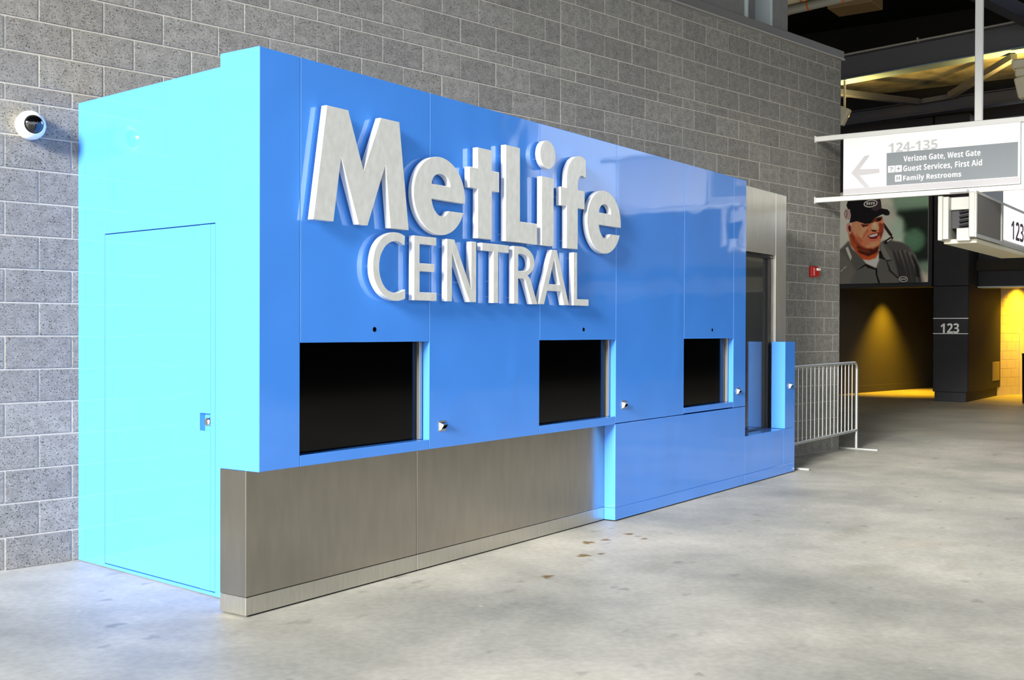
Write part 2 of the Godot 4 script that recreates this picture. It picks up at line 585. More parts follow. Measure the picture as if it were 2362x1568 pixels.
func build_block_wall():
	var wall := base("wall_back", Vector3.ZERO, Basis(Vector3.UP, -WALL_TURN))
	tag(wall, "grey ground-face concrete block wall with pale mortar joints behind the blue booth", "wall", "", "structure")
	var s_end := 13.806
	part(bx(-1.0, s_end - 0.004, 0, 4.80, -0.3, -0.004, 0), "mortar_bed", M.mortar, wall)
	var R := 0.2032
	var o := 0.2002
	var W := 0.410
	var cj := 8.721
	var courses := [[0.0, o]]
	for k in 13: courses.append([o + k * R, o + (k + 1) * R])
	var y := o + 13 * R
	courses.append([y, y + R / 2]); y += R / 2
	for k in 4: courses.append([y + k * R, y + (k + 1) * R])
	y += 4 * R
	courses.append([y, y + R / 2]); y += R / 2
	while y < 4.70:
		courses.append([y, minf(y + R, 4.795)]); y += R
	var list := []
	for ci in courses.size():
		var off := 0.0 if ci % 2 == 0 else 0.5
		var n := -24
		while true:
			var a := cj + (n + off) * W
			var b := a + W
			n += 1
			if a > s_end - 0.02: break
			if b < -1.0: continue
			if off > 0 and a < cj - 0.01 and b > cj + 0.01:
				list.append([a, cj, courses[ci]]); list.append([cj, b, courses[ci]])
			else:
				list.append([maxf(a, -1.0), minf(b, s_end + 0.005), courses[ci]])
	# the blocks the photograph shows: inside the frame and not behind the booth, nearest first
	var eye := Vector3(0, 1.4691, 7.0325)
	for e in list:
		var sm: float = (e[0] + e[1]) / 2
		var ym: float = (e[2][0] + e[2][1]) / 2
		var p := Vector3(sm * cos(WALL_TURN), ym, sm * sin(WALL_TURN))
		var seen := sm > 3.6 and sm < 13.9
		if p.x > 4.25 and p.x < 11.3:
			# height of the line of sight where it passes the booth's front top edge
			var t := (FRONT - eye.z) / (p.z - eye.z)
			var at := eye + (p - eye) * t
			if at.x > 3.8 and at.x < 9.9 and at.y < 2.87: seen = false
		var rate := absf(p.y - 1.47) / p.distance_to(eye)
		if rate > 0.42: seen = false
		e.append(p.distance_to(eye) if seen else 1000.0 + sm)
	list.sort_custom(func(a, b): return a[3] < b[3])
	rng.seed = 5
	var shared := {}
	var rest := mb()
	var made := 0
	for e in list:
		var w: float = e[1] - e[0] - 0.0095
		var h: float = e[2][1] - e[2][0] - 0.0095
		if w < 0.02 or h < 0.02: continue
		var at := Vector3((e[0] + e[1]) / 2, (e[2][0] + e[2][1]) / 2, 0)
		var jut := rng.randf_range(-0.0012, 0.0012)
		if made < 300 and e[3] < 1000:
			var key := "%d_%d" % [int(w * 1000), int(h * 1000)]
			if not shared.has(key):
				shared[key] = bx(-w / 2, w / 2, -h / 2, h / 2, -0.06, 0, 0.003).commit()
			var b := put(shared[key], "concrete_block", M.block[rng.randi() % M.block.size()], wall)
			b.position = at + Vector3(0, 0, jut)
			made += 1
		else:
			box(rest, at + Vector3(-w / 2, -h / 2, -0.06 + jut), at + Vector3(w / 2, h / 2, jut), 0.003)
	var left := part(rest, "block_courses", M.block[0], wall)
	left.set_meta("kind", "stuff")
	# metal coping in lengths with a pale drip edge under it
	var cop := base("trim_1", Vector3.ZERO, Basis(Vector3.UP, -WALL_TURN))
	tag(cop, "grey metal coping along the top of the block wall", "coping", "", "structure")
	for q in [[-1.0, 4.0], [4.004, 7.2], [7.204, 10.3], [10.304, 13.435], [13.439, 13.83]]:
		part(bx(q[0], q[1], 4.81, 4.905, -0.33, 0.03, 0.004), "coping_length", M.coping, cop)
	part(bx(-1.0, 13.835, 4.794, 4.81, -0.32, 0.04, 0.002), "drip_edge", M.drip, cop)

# ------------------------------------------------------------------ the far passages, pier and poster
func build_far_end():
	var hb := base("wall_far")
	tag(hb, "charcoal beam and fascia above the dark passage at the far end", "wall", "", "structure")
	part(bx(24.17, 24.85, 2.40, 5.95, -7, 0.80, 0.01), "beam_face", M.charcoal, hb)
	part(bx(24.145, 24.17, 2.40, 2.48, -7, 0.80, 0.005), "beam_edge", M.charcoal, hb)
	# the pier, with a recessed kick and two white lines round its number
	var pier := base("wall_pier")
	tag(pier, "charcoal pier numbered 123 between the two lit passages", "pier", "", "structure")
	part(bx(24.17, 27.45, 0.20, 2.40, 0.83, 1.53, 0.01), "lower_panel", M.charcoal, pier)
	part(bx(24.17, 27.45, 2.406, 5.95, 0.83, 1.53, 0.01), "upper_panel", M.charcoal, pier)
	part(bx(24.20, 27.38, 0.0, 0.20, 0.86, 1.49, 0.005), "kick_base", M.charcoal, pier)
	for yy in [1.731, 1.415]:
		part(bx(24.158, 24.171, yy - 0.008, yy + 0.008, 0.83, 1.53, 0.001), "white_line", M.white_print, pier)
	var side := Transform3D(Basis(Vector3(0, 0, 1), Vector3(0, 1, 0), Vector3(-1, 0, 0)), Vector3(24.17, 0, 0))
	lettering("123", "number", M.white_print, pier, side, 0.985, 1.352, 1.427, 1.628, 0.012)
	part(bx(26.4, 27.1, 0.36, 0.78, 1.52, 1.545, 0.004), "access_plate", mat(Color(0.55, 0.5, 0.4), 0.6), pier)
	# right-hand header with panel seams, open to the sky above
	var hr := base("wall_header")
	tag(hr, "charcoal header over the right hand yellow passage", "wall", "", "structure")
	var z := 1.531
	while z < 16.2:
		part(bx(25.0, 25.5, 2.41, 3.95 if z < 4.5 else 4.6, z, minf(z + 1.19, 16.59), 0.006), "header_panel", M.charcoal if z < 4.5 else M.parapet, hr)
		z += 1.2
	part(bx(24.97, 25.5, 2.385, 2.412, 1.53, 16.6, 0.003), "header_edge", M.light_steel, hr)
	# the passages behind: side wall, ends, soffit
	var tb := Basis(Vector3.UP, -0.19)
	var tw := base("wall_passage", Vector3(26.263, 0, -1.391), tb)
	tag(tw, "dark passage wall washed by a yellow downlight", "wall", "", "structure")
	part(bx(-2.2, 7, 0.17, 2.75, -0.2, 0, 0.0), "wall_face", M.tunnel, tw)
	part(bx(-2.2, 7, 0.0, 0.17, -0.2, 0.02, 0.004), "wall_kick", M.tunnel, tw)
	tag(part(bx(24.85, 36, 2.74, 2.95, -7, 16.6, 0), "ceiling_passage", M.roof), "dark soffit inside the passages", "ceiling", "", "structure")
	tag(part(bx(35.8, 36, 0, 2.74, -7, 16.6, 0), "wall_end", M.tunnel), "dark end wall of the passages", "wall", "", "structure")
	# yellow-lit painted block wall and door frame on the right
	var yb := base("wall_painted", Vector3(27.252, 0, 1.53), Basis(Vector3.UP, -0.285))
	tag(yb, "painted block wall glowing yellow beside the pier", "wall", "", "structure")
	part(bx(-0.3, 3.4, 0, 2.74, -0.2, -0.004, 0), "mortar_bed", M.mortar, yb)
	var yy := 0.0
	var row := 0
	while yy < 2.7:
		var sx := -0.3 + (0.2 if row % 2 else 0.0)
		while sx < 0.83:
			part(bx(sx, minf(sx + 0.394, 0.84), yy, yy + 0.196, -0.05, 0, 0.003), "painted_block", M.yellow_block, yb)
			sx += 0.4
		yy += 0.2032
		row += 1
	var d := base("door_1", yb.position, yb.basis)
	tag(d, "pale steel door and frame in the yellow lit wall", "door", "", "structure")
	part(bx(0.85, 0.97, 0, 2.2, -0.1, 0.03, 0.004), "door_frame", M.cream, d)
	part(bx(0.975, 1.9, 0.01, 2.2, -0.06, 0.01, 0.003), "door_leaf", M.cream, d)
	for hy in [0.35, 1.45]: part(bx(0.962, 0.985, hy, hy + 0.12, 0.01, 0.036, 0.002), "hinge", M.galv, d)
	# downlights with their light
	for q in [[Vector3(27.25, 2.73, -0.62), 46.0, 12.0], [Vector3(27.85, 2.73, 2.2), 64.0, 9.0]]:
		var dl := base("downlight", q[0])
		tag(dl, "recessed yellow downlight in the soffit of the " + ("left dark passage" if q[0].z < 0 else "right yellow passage"), "downlight")
		part(lathe(mb(), [Vector2(0.075, 0.01), Vector2(0.1, 0.01), Vector2(0.1, -0.015), Vector2(0.075, -0.015)]), "trim_ring", M.white, dl)
		part(cyl(mb(), Vector3(0, 0.01, 0), Vector3(0, -0.004, 0), 0.074, 20), "glowing_lens", M.lamp, dl)
		spot(q[0] + Vector3(0, -0.03, 0), q[0] + Vector3(0, -2, 0), Color(1.0, 0.75, 0.12), q[2], q[1])
	build_poster()
	# black bin at the right edge
	var bin := base("trash_bin", Vector3(24.0, 0, 2.98))
	tag(bin, "black bin at the right edge in front of the yellow passage", "bin")
	part(lathe(mb(), [Vector2(0.0, 0.0), Vector2(0.33, 0.0), Vector2(0.375, 0.05), Vector2(0.385, 0.98), Vector2(0.0, 0.98)], Transform3D.IDENTITY, 28), "bin_body", M.black, bin)
	part(lathe(mb(), [Vector2(0.16, 0.985), Vector2(0.39, 0.985), Vector2(0.39, 1.03), Vector2(0.16, 1.06)], Transform3D.IDENTITY, 28), "bin_lid", M.black, bin)

# a large print: laughing man in a dark cap, headset and grey polo shirt
func shape(img: Image, pts: Array, c: Color, k := 0.3):
	var poly := PackedVector2Array()
	for i in range(0, pts.size(), 2): poly.append(Vector2((pts[i] + 425) * k, (pts[i + 1] + 60) * k))
	var lo := poly[0]
	var hi := poly[0]
	for v in poly: lo = lo.min(v); hi = hi.max(v)
	for y in range(maxi(0, int(lo.y)), mini(img.get_height(), int(hi.y) + 2)):
		for x in range(maxi(0, int(lo.x)), mini(img.get_width(), int(hi.x) + 2)):
			if Geometry2D.is_point_in_polygon(Vector2(x + 0.5, y + 0.5), poly):
				var o := img.get_pixel(x, y)
				img.set_pixel(x, y, o.lerp(Color(c.r, c.g, c.b), c.a))

func oval(img: Image, cx: float, cy: float, rx: float, ry: float, turn: float, c: Color, k := 0.3):
	var p := []
	for i in 28:
		var a := TAU * i / 28
		var v := Vector2(rx * cos(a), ry * sin(a)).rotated(turn)
		p.append(cx + v.x); p.append(cy + v.y)
	shape(img, p, c, k)

func soften(img: Image, f: int):
	var w := img.get_width()
	var h := img.get_height()
	var k := 1
	while k < f:
		k *= 2
		img.resize(w / k, h / k, Image.INTERPOLATE_BILINEAR)
	while k > 1:
		k /= 2
		img.resize(w / k, h / k, Image.INTERPOLATE_BILINEAR)

func rgb(r: int, g: int, b: int, a := 1.0) -> Color:
	return Color(r / 255.0, g / 255.0, b / 255.0, a)

func build_poster():
	var w := 561
	var h := 453
	var img := Image.create(w, h, false, Image.FORMAT_RGB8)
	img.fill(rgb(205, 206, 196))
	# out-of-focus ground behind the man
	shape(img, [850, -60, 1445, -60, 1445, 300, 940, 300], rgb(128, 158, 140))
	shape(img, [940, 290, 1445, 280, 1445, 1200, 1250, 1200, 1090, 640, 980, 420], rgb(36, 44, 40))
	oval(img, 980, 560, 110, 190, 0.0, rgb(170, 192, 178))
	oval(img, 820, 400, 150, 220, 0.0, rgb(186, 188, 182))
	oval(img, 1235, 780, 170, 190, 0.0, rgb(92, 128, 106))
	shape(img, [1290, 1110, 1445, 1110, 1445, 1450, 1340, 1450], rgb(120, 140, 126))
	shape(img, [1330, 1250, 1445, 1330, 1445, 1450, 1330, 1450], rgb(198, 188, 172))
	soften(img, 12)
	# shirt
	shape(img, [-425, 980, -100, 900, 75, 870, 200, 740, 260, 900, 420, 1050, 640, 1190, 700, 900, 700, 800, 760, 760, 900, 770, 1040, 800, 1160, 880, 1260, 1010, 1330, 1220, 1330, 1450, -425, 1450], rgb(98, 97, 94))
	shape(img, [-425, 1000, 90, 900, 240, 1080, 330, 1250, 240, 1450, -425, 1450], rgb(112, 108, 104))
	shape(img, [810, 850, 900, 775, 1040, 800, 1150, 880, 1180, 960, 1090, 930, 930, 915, 880, 930], rgb(84, 82, 82))
	for q in [[900, 930, 60], [960, 930, 40], [1030, 930, 50], [1100, 960, 40], [1180, 1010, 60]]:
		var x: float = q[0]
		shape(img, [x, q[1], x + 34, q[1], x + 130, 1200, x + 180, 1450, x + 120, 1450, x + 70, 1200], rgb(52, 51, 51, 0.85))
		shape(img, [x + 40, q[1], x + 62, q[1], x + 165, 1220, x + 215, 1450, x + 190, 1450, x + 140, 1220], rgb(132, 130, 127, 0.8))
	shape(img, [1205, 1010, 1260, 1090, 1310, 1250, 1315, 1370, 1270, 1360, 1245, 1180], rgb(30, 30, 31))
	soften(img, 3)
	shape(img, [410, 1040, 560, 1070, 690, 960, 690, 1080, 645, 1200, 480, 1130], rgb(216, 206, 200))
	# face and neck
	shape(img, [200, 640, 230, 800, 330, 960, 420, 1055, 540, 1070, 640, 1030, 680, 960, 690, 870, 720, 740, 600, 500, 250, 480], rgb(176, 84, 52))
	shape(img, [250, 430, 560, 400, 745, 400, 765, 520, 755, 620, 720, 740, 690, 830, 600, 880, 480, 870, 380, 810, 300, 700, 240, 600], rgb(206, 128, 94))
	shape(img, [330, 830, 480, 890, 600, 900, 690, 850, 660, 940, 560, 1010, 450, 1000, 360, 930], rgb(74, 32, 24))
	shape(img, [400, 960, 520, 1010, 660, 950, 640, 1040, 540, 1070, 430, 1050], rgb(196, 86, 44))
	shape(img, [250, 560, 320, 740, 420, 850, 380, 850, 290, 780, 230, 660], rgb(140, 62, 40))
	shape(img, [690, 470, 760, 500, 755, 620, 715, 740, 690, 640], rgb(132, 54, 38))
	shape(img, [280, 430, 420, 440, 520, 500, 450, 620, 300, 640, 250, 560], rgb(216, 146, 112))
	oval(img, 620, 800, 90, 50, 0.0, rgb(222, 146, 108))
	oval(img, 430, 640, 70, 90, 0.3, rgb(226, 158, 122))
	soften(img, 4)
	shape(img, [575, 440, 640, 420, 690, 560, 660, 590, 580, 590, 560, 560], rgb(232, 170, 134))
	shape(img, [562, 575, 640, 590, 640, 615, 580, 605], rgb(60, 24, 22))
	shape(img, [560, 400, 740, 370, 735, 420, 680, 450, 560, 470], rgb(110, 52, 34))
	shape(img, [395, 480, 500, 490, 540, 470, 500, 520, 430, 530], rgb(88, 42, 34))
	shape(img, [650, 400, 720, 390, 710, 440, 660, 440], rgb(34, 16, 18))
	shape(img, [500, 680, 580, 640, 690, 625, 690, 670, 640, 730, 560, 730], rgb(128, 32, 32))
	shape(img, [520, 680, 580, 655, 668, 640, 660, 675, 600, 695, 550, 695], rgb(232, 222, 216))
	shape(img, [515, 700, 560, 745, 640, 740, 690, 690, 680, 740, 620, 770, 550, 765], rgb(206, 112, 96))
	for q in [[300, 560, 60, 100, 0.2, 232, 160, 120, 0.35], [470, 560, 60, 40, -0.4, 232, 168, 134, 0.5], [360, 740, 70, 60, 0.5, 176, 92, 62, 0.5], [560, 840, 90, 30, -0.1, 236, 170, 136, 0.5], [470, 640, 26, 90, 0.5, 150, 74, 54, 0.45], [720, 560, 24, 80, 0.1, 170, 84, 62, 0.5], [620, 500, 22, 60, -0.1, 246, 198, 166, 0.6], [440, 910, 120, 26, 0.3, 150, 70, 44, 0.6]]:
		oval(img, q[0], q[1], q[2], q[3], q[4], rgb(q[5], q[6], q[7], q[8]))
	soften(img, 2)
	# ear
	oval(img, 205, 540, 42, 95, -0.15, rgb(206, 142, 124))
	oval(img, 215, 540, 22, 55, -0.15, rgb(92, 36, 30))
	# cap
	shape(img, [160, 160, 190, 60, 300, -30, 480, -55, 620, -20, 700, 60, 725, 240, 820, 265, 855, 310, 845, 355, 800, 360, 740, 335, 600, 400, 560, 470, 470, 480, 330, 425, 210, 450, 235, 330], rgb(26, 23, 27))
	shape(img, [560, 250, 650, 60, 715, 130, 725, 240, 640, 280], rgb(66, 50, 62))
	shape(img, [140, 215, 215, 220, 235, 330, 215, 395, 150, 385, 120, 300], rgb(182, 160, 158))
	oval(img, 152, 300, 26, 60, 0.0, rgb(120, 98, 98))
	oval(img, 150, 300, 16, 46, 0.0, rgb(190, 170, 168))
	# team oval on the cap and on the shirt
	for q in [[550, 150, 112, 62, -0.08, 1.0], [1072, 1395, 68, 46, 0.1, 0.6]]:
		var s: float = q[5]
		oval(img, q[0], q[1], q[2], q[3], q[4], rgb(222, 218, 214))
		oval(img, q[0], q[1], q[2] - 16 * s - 2, q[3] - 15 * s - 2, q[4], rgb(34, 34, 36))
		for i in 4:
			var x: float = q[0] + (i - 1.5) * 36 * s
			shape(img, [x - 12 * s, q[1] - 22 * s, x + 16 * s, q[1] - 26 * s, x + 8 * s, q[1] + 20 * s, x - 14 * s, q[1] + 24 * s], rgb(206, 202, 198))
	# headset boom and microphone
	shape(img, [755, 470, 790, 510, 900, 680, 880, 710, 850, 680, 770, 560], rgb(50, 34, 34))
	shape(img, [760, 780, 880, 700, 915, 715, 905, 750, 800, 830, 770, 810], rgb(38, 34, 34))
	shape(img, [810, 775, 880, 728, 895, 745, 825, 795], rgb(190, 182, 174))
	# collar
	shape(img, [150, 860, 190, 840, 255, 1010, 235, 1070, 180, 950], rgb(204, 198, 192))
	shape(img, [200, 790, 260, 880, 420, 1050, 490, 1130, 330, 1240, 240, 1080, 255, 1010, 190, 840], rgb(92, 92, 89))
	shape(img, [330, 1235, 480, 1130, 640, 1215, 640, 1235, 500, 1190, 480, 1160], rgb(18, 18, 18))
	shape(img, [690, 930, 720, 920, 760, 1040, 900, 1085, 830, 1100, 720, 1050, 690, 1050], rgb(26, 26, 27))
	shape(img, [720, 800, 760, 850, 880, 1080, 800, 1080, 720, 930], rgb(120, 118, 113))
	shape(img, [635, 1210, 665, 1215, 660, 1300, 710, 1450, 680, 1450, 640, 1310], rgb(22, 22, 22))
	shape(img, [800, 1090, 815, 1090, 880, 1250, 1000, 1370, 990, 1390, 850, 1260], rgb(44, 44, 44))
	soften(img, 2)
	# lettering on the shoulder
	for q in [[70, 1250, 95, 1235], [98, 1228, 118, 1205], [122, 1200, 138, 1190], [142, 1190, 160, 1172]]:
		shape(img, [q[0], q[1], q[0] + 8, q[1] - 22, q[2] + 4, q[3] - 14, q[2], q[3]], rgb(214, 210, 205))
	img.adjust_bcs(1.22, 1.06, 1.0)
	var t := ImageTexture.create_from_image(img)
	var pm := mat(Color.WHITE, 0.55, 0.0, 0.3)
	pm.albedo_texture = t
	var po := base("wall_poster")
	tag(po, "photo print of a laughing man in black cap and headset", "poster")
	var z0 := 0.725 - 1870.0 / 1370.0 * 1.845
	var y0 := 2.493
	var y1 := y0 + 1510.0 / 1385.0 * 1.83
	part(bx(24.14, 24.169, y0, y1, z0, 0.725, 0.002), "backing_panel", M.white, po)
	var st := mb()
	var c := [Vector3(24.138, y1, z0), Vector3(24.138, y1, 0.725), Vector3(24.138, y0, 0.725), Vector3(24.138, y0, z0)]
	var uv := [Vector2(0, 0), Vector2(1, 0), Vector2(1, 1), Vector2(0, 1)]
	for i in [0, 1, 2, 0, 2, 3]:
		st.set_normal(Vector3.LEFT); st.set_uv(uv[i]); st.add_vertex(c[i])
	part(st, "print", pm, po)

# ------------------------------------------------------------------ steel overhead
func thing_bar(called, label, category, a: Vector3, b: Vector3, w: float, h: float, m: Material, group := ""):
	var o := part(bar(mb(), a, b, w, h), called, m)
	tag(o, label, category, group)
	return o

func build_overhead():
	# main plate girder: web, two flanges, stiffeners, conduit on top
	var g := base("steel_girder", Vector3(21.5, 0, 0))
	tag(g, "large grey steel girder crossing above the passage with pale lower flange", "beam")
	var sl := 0.0535   # it climbs a little towards the viewer's right
	var T := Transform3D(Basis(Vector3.RIGHT, sl), Vector3(0, 6.56, 0))
	T.basis = Basis(Vector3(1, 0, 0), Vector3(0, 1, 0), Vector3(0, sl, 1))
	part(box(mb(), Vector3(0.10, -0.2, -6), Vector3(0.13, 0.25, 7.6), 0, T), "web", M.beam, g)
	part(box(mb(), Vector3(0.0, -0.205, -6), Vector3(0.4, -0.18, 7.6), 0.003, T), "lower_flange", M.flange, g)
	part(box(mb(), Vector3(0.0, 0.25, -6), Vector3(0.4, 0.28, 7.6), 0.003, T), "upper_flange", M.beam, g)
	part(cyl(mb(), T * Vector3(-0.05, 0.27, -6), T * Vector3(-0.05, 0.27, 7.6), 0.018, 10), "conduit", M.pipe_grey, g)
	for zz in [1.2, 3.6, 6.0]: part(box(mb(), Vector3(-0.08, 0.24, zz), Vector3(0.0, 0.32, zz + 0.03), 0.003, T), "conduit_clip", M.pipe_grey, g)
	# concrete deck behind it
	tag(part(bx(21.75, 24.5, 6.62, 6.9, -6, 7.6, 0.01), "deck_slab", M.deck), "underside of the stained concrete seating deck behind the girder", "deck", "", "structure")
	tag(part(bx(18.85, 19.45, 7.0, 7.7, 0.4, 1.17, 0.01), "deck_plate", M.deck_tan), "short tan concrete block up beside the white pipes", "concrete block")
	# lower blue grey beam with a web
	var lb := base("steel_beam", Vector3(23.6, 0, 0))
	tag(lb, "dark blue grey steel beam running below the deck", "beam")
	var T2 := T
	T2.origin = Vector3(0, 6.0, 0)
	T2.basis = Basis(Vector3(1, 0, 0), Vector3(0, 1, 0), Vector3(0, 0.035, 1))
	part(box(mb(), Vector3(0.0, -0.11, -6), Vector3(0.06, 0.13, 7.6), 0.004, T2), "web", M.beam_blue, lb)
	part(box(mb(), Vector3(-0.08, -0.13, -6), Vector3(0.2, -0.10, 7.6), 0.004, T2), "lower_flange", M.beam_blue, lb)
	part(box(mb(), Vector3(-0.08, 0.13, -6), Vector3(0.2, 0.15, 7.6), 0.004, T2), "upper_flange", M.beam_blue, lb)
	tag(part(bx(25.0, 25.4, 5.95, 6.9, -7, 7.6, 0.01), "trim_2", M.charcoal), "dark concrete fascia above the sign", "fascia", "", "structure")
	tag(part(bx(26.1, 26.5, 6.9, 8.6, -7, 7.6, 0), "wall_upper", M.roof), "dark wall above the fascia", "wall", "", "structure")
	# braces between girder and beam, meeting at a gusset
	thing_bar("steel_brace", "dark diagonal brace just right of the block wall corner", "brace", Vector3(21.75, 6.20, -0.5), Vector3(23.37, 6.13, 0.70), 0.13, 0.12, M.beam_blue, "bracing below the deck")
	thing_bar("steel_brace", "pale edged diagonal brace rising towards the right of the hanging post", "brace", Vector3(21.75, 6.43, 2.83), Vector3(23.37, 6.19, 1.34), 0.13, 0.12, M.beam, "bracing below the deck")
	thing_bar("steel_brace", "short flat tie joining the feet of the two diagonal braces", "brace", Vector3(23.46, 6.14, 0.62), Vector3(23.46, 6.19, 1.42), 0.1, 0.1, M.beam_blue, "bracing below the deck")
	# roof purlins, lost in the dark
	var names := ["nearest", "second", "third", "fourth"]
	for i in 4:
		var x := 15.9 + i * 1.55
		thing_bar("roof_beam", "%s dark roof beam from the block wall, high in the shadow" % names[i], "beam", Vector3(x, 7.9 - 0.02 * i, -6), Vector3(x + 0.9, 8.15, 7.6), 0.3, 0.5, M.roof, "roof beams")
	thing_bar("roof_strut", "blue edged strut in the top right corner of the picture", "beam", Vector3(19.4, 7.05, 2.7), Vector3(21.6, 6.95, 3.25), 0.22, 0.25, M.beam_blue)
	# two fat pipes with orange bands
	for q in [[Vector3(15.25, 6.13, 0.2), Vector3(14.72, 6.13, 2.6), 0.10, "upper cream pipe with orange bands under the roof", M.pipe], [Vector3(15.50, 6.05, 0.2), Vector3(15.05, 6.05, 2.6), 0.075, "lower grey white pipe with orange bands under the roof", M.pipe_grey]]:
		var p := base("overhead_pipe")
		tag(p, q[3], "pipe", "banded pipes under the roof")
		part(cyl(mb(), q[0], q[1], q[2], 20), "pipe_run", q[4], p)
		for k in [0.36, 0.50, 0.72]:
			var c: Vector3 = q[0].lerp(q[1], k)
			var dirv: Vector3 = (q[1] - q[0]).normalized()
			part(cyl(mb(), c - dirv * 0.012, c + dirv * 0.012, q[2] + 0.004, 20), "orange_band", M.orange, p)
	# floodlights under the girder
	var fl := base("floodlight", Vector3(21.46, 5.49, -0.22))
	tag(fl, "cream floodlight peeping out behind the block wall corner", "floodlight", "cream floodlights")
	part(bar(mb(), Vector3(0, 0.0, -0.06), Vector3(0, 0.30, 0.09), 0.18, 0.2, 0.02), "lamp_head", M.cream, fl)
	part(bx(0.04, 0.10, 0.25, 0.84, 0.02, 0.05, 0.004), "bracket", M.cream, fl)
	var fr := base("floodlight", Vector3(21.46, 5.62, 3.05))
	tag(fr, "stepped cream floodlight at the right edge above the hanging sign", "floodlight", "cream floodlights")
	part(bx(-0.18, 0.18, 0.50, 0.66, -0.17, 0.4, 0.02), "ballast_box", M.cream, fr)
	part(bx(-0.15, 0.15, 0.36, 0.50, -0.12, 0.36, 0.02), "lamp_neck", M.cream, fr)
	part(bar(mb(), Vector3(0, 0.0, 0.06), Vector3(0, 0.36, -0.02), 0.24, 0.26, 0.02), "lamp_head", M.cream, fr)
	part(bx(0.04, 0.1, 0.65, 0.885, 0.1, 0.14, 0.004), "bracket", M.cream, fr)
	for q in [[Vector3(21.68, 5.72, -0.20), Vector3(21.95, 6.7, 0.1), 2.6, fl], [Vector3(21.74, 5.80, 2.98), Vector3(22.0, 6.8, 2.6), 4.0, fr]]:
		var own: Node3D = q[3]
		var dirv: Vector3 = (q[1] - q[0]).normalized()
		part(cyl(mb(), q[0] - dirv * 0.05 - own.position, q[0] - dirv * 0.01 - own.position, 0.07, 16), "glowing_lens", M.lamp, own)
		spot(q[0], q[1], Color(1.0, 0.82, 0.42), q[2], 64.0, 0.07)
	# built-up column and panel standing on the coping
	var wb := Basis(Vector3.UP, -WALL_TURN)
	var up := base("upper_panel", Vector3.ZERO, wb)
	tag(up, "plain grey metal panel above the coping left of the bolted column", "panel")
	part(bx(8.5, 11.80, 4.90, 8.59, -0.32, -0.08, 0.004), "sheet", M.grey_steel, up)
	var co := base("steel_column", Vector3.ZERO, wb)
	tag(co, "grey steel column with bolted splice standing on the block wall", "column")
	part(bx(11.81, 11.86, 4.90, 8.6, -0.32, -0.06, 0.004), "flange", M.light_steel, co)
	part(bx(11.86, 12.36, 4.90, 8.6, -0.34, -0.30, 0), "web", M.grey_steel, co)
	part(bx(11.875, 12.06, 5.0, 5.8, -0.30, -0.275, 0.003), "splice_plate", M.grey_steel, co)
	part(bx(12.36, 12.40, 4.90, 8.6, -0.33, -0.09, 0.004), "flange", M.light_steel, co)
	part(bx(12.40, 12.745, 4.90, 8.6, -0.33, -0.1, 0.006), "face_plate", M.grey_steel, co)
	for i in 6:
		for j in 2:
			var c := Vector3(11.925 + 0.085 * j, 5.04 + i * 0.068, -0.275)
			part(tube(mb(), [c, c + Vector3(0, 0, 0.035)], 0.024, 6), "bolt", M.galv, co)

# ------------------------------------------------------------------ the booth
func front_panel(booth: Node, called: String, x0: float, x1: float, y0: float, y1: float, m: Material, z0 := FRONT - 0.055, z1 := FRONT):
	return part(bx(x0 + 0.0015, x1 - 0.0015, y0 + 0.001, y1 - 0.001, z0, z1, 0.0022), called, m, booth)

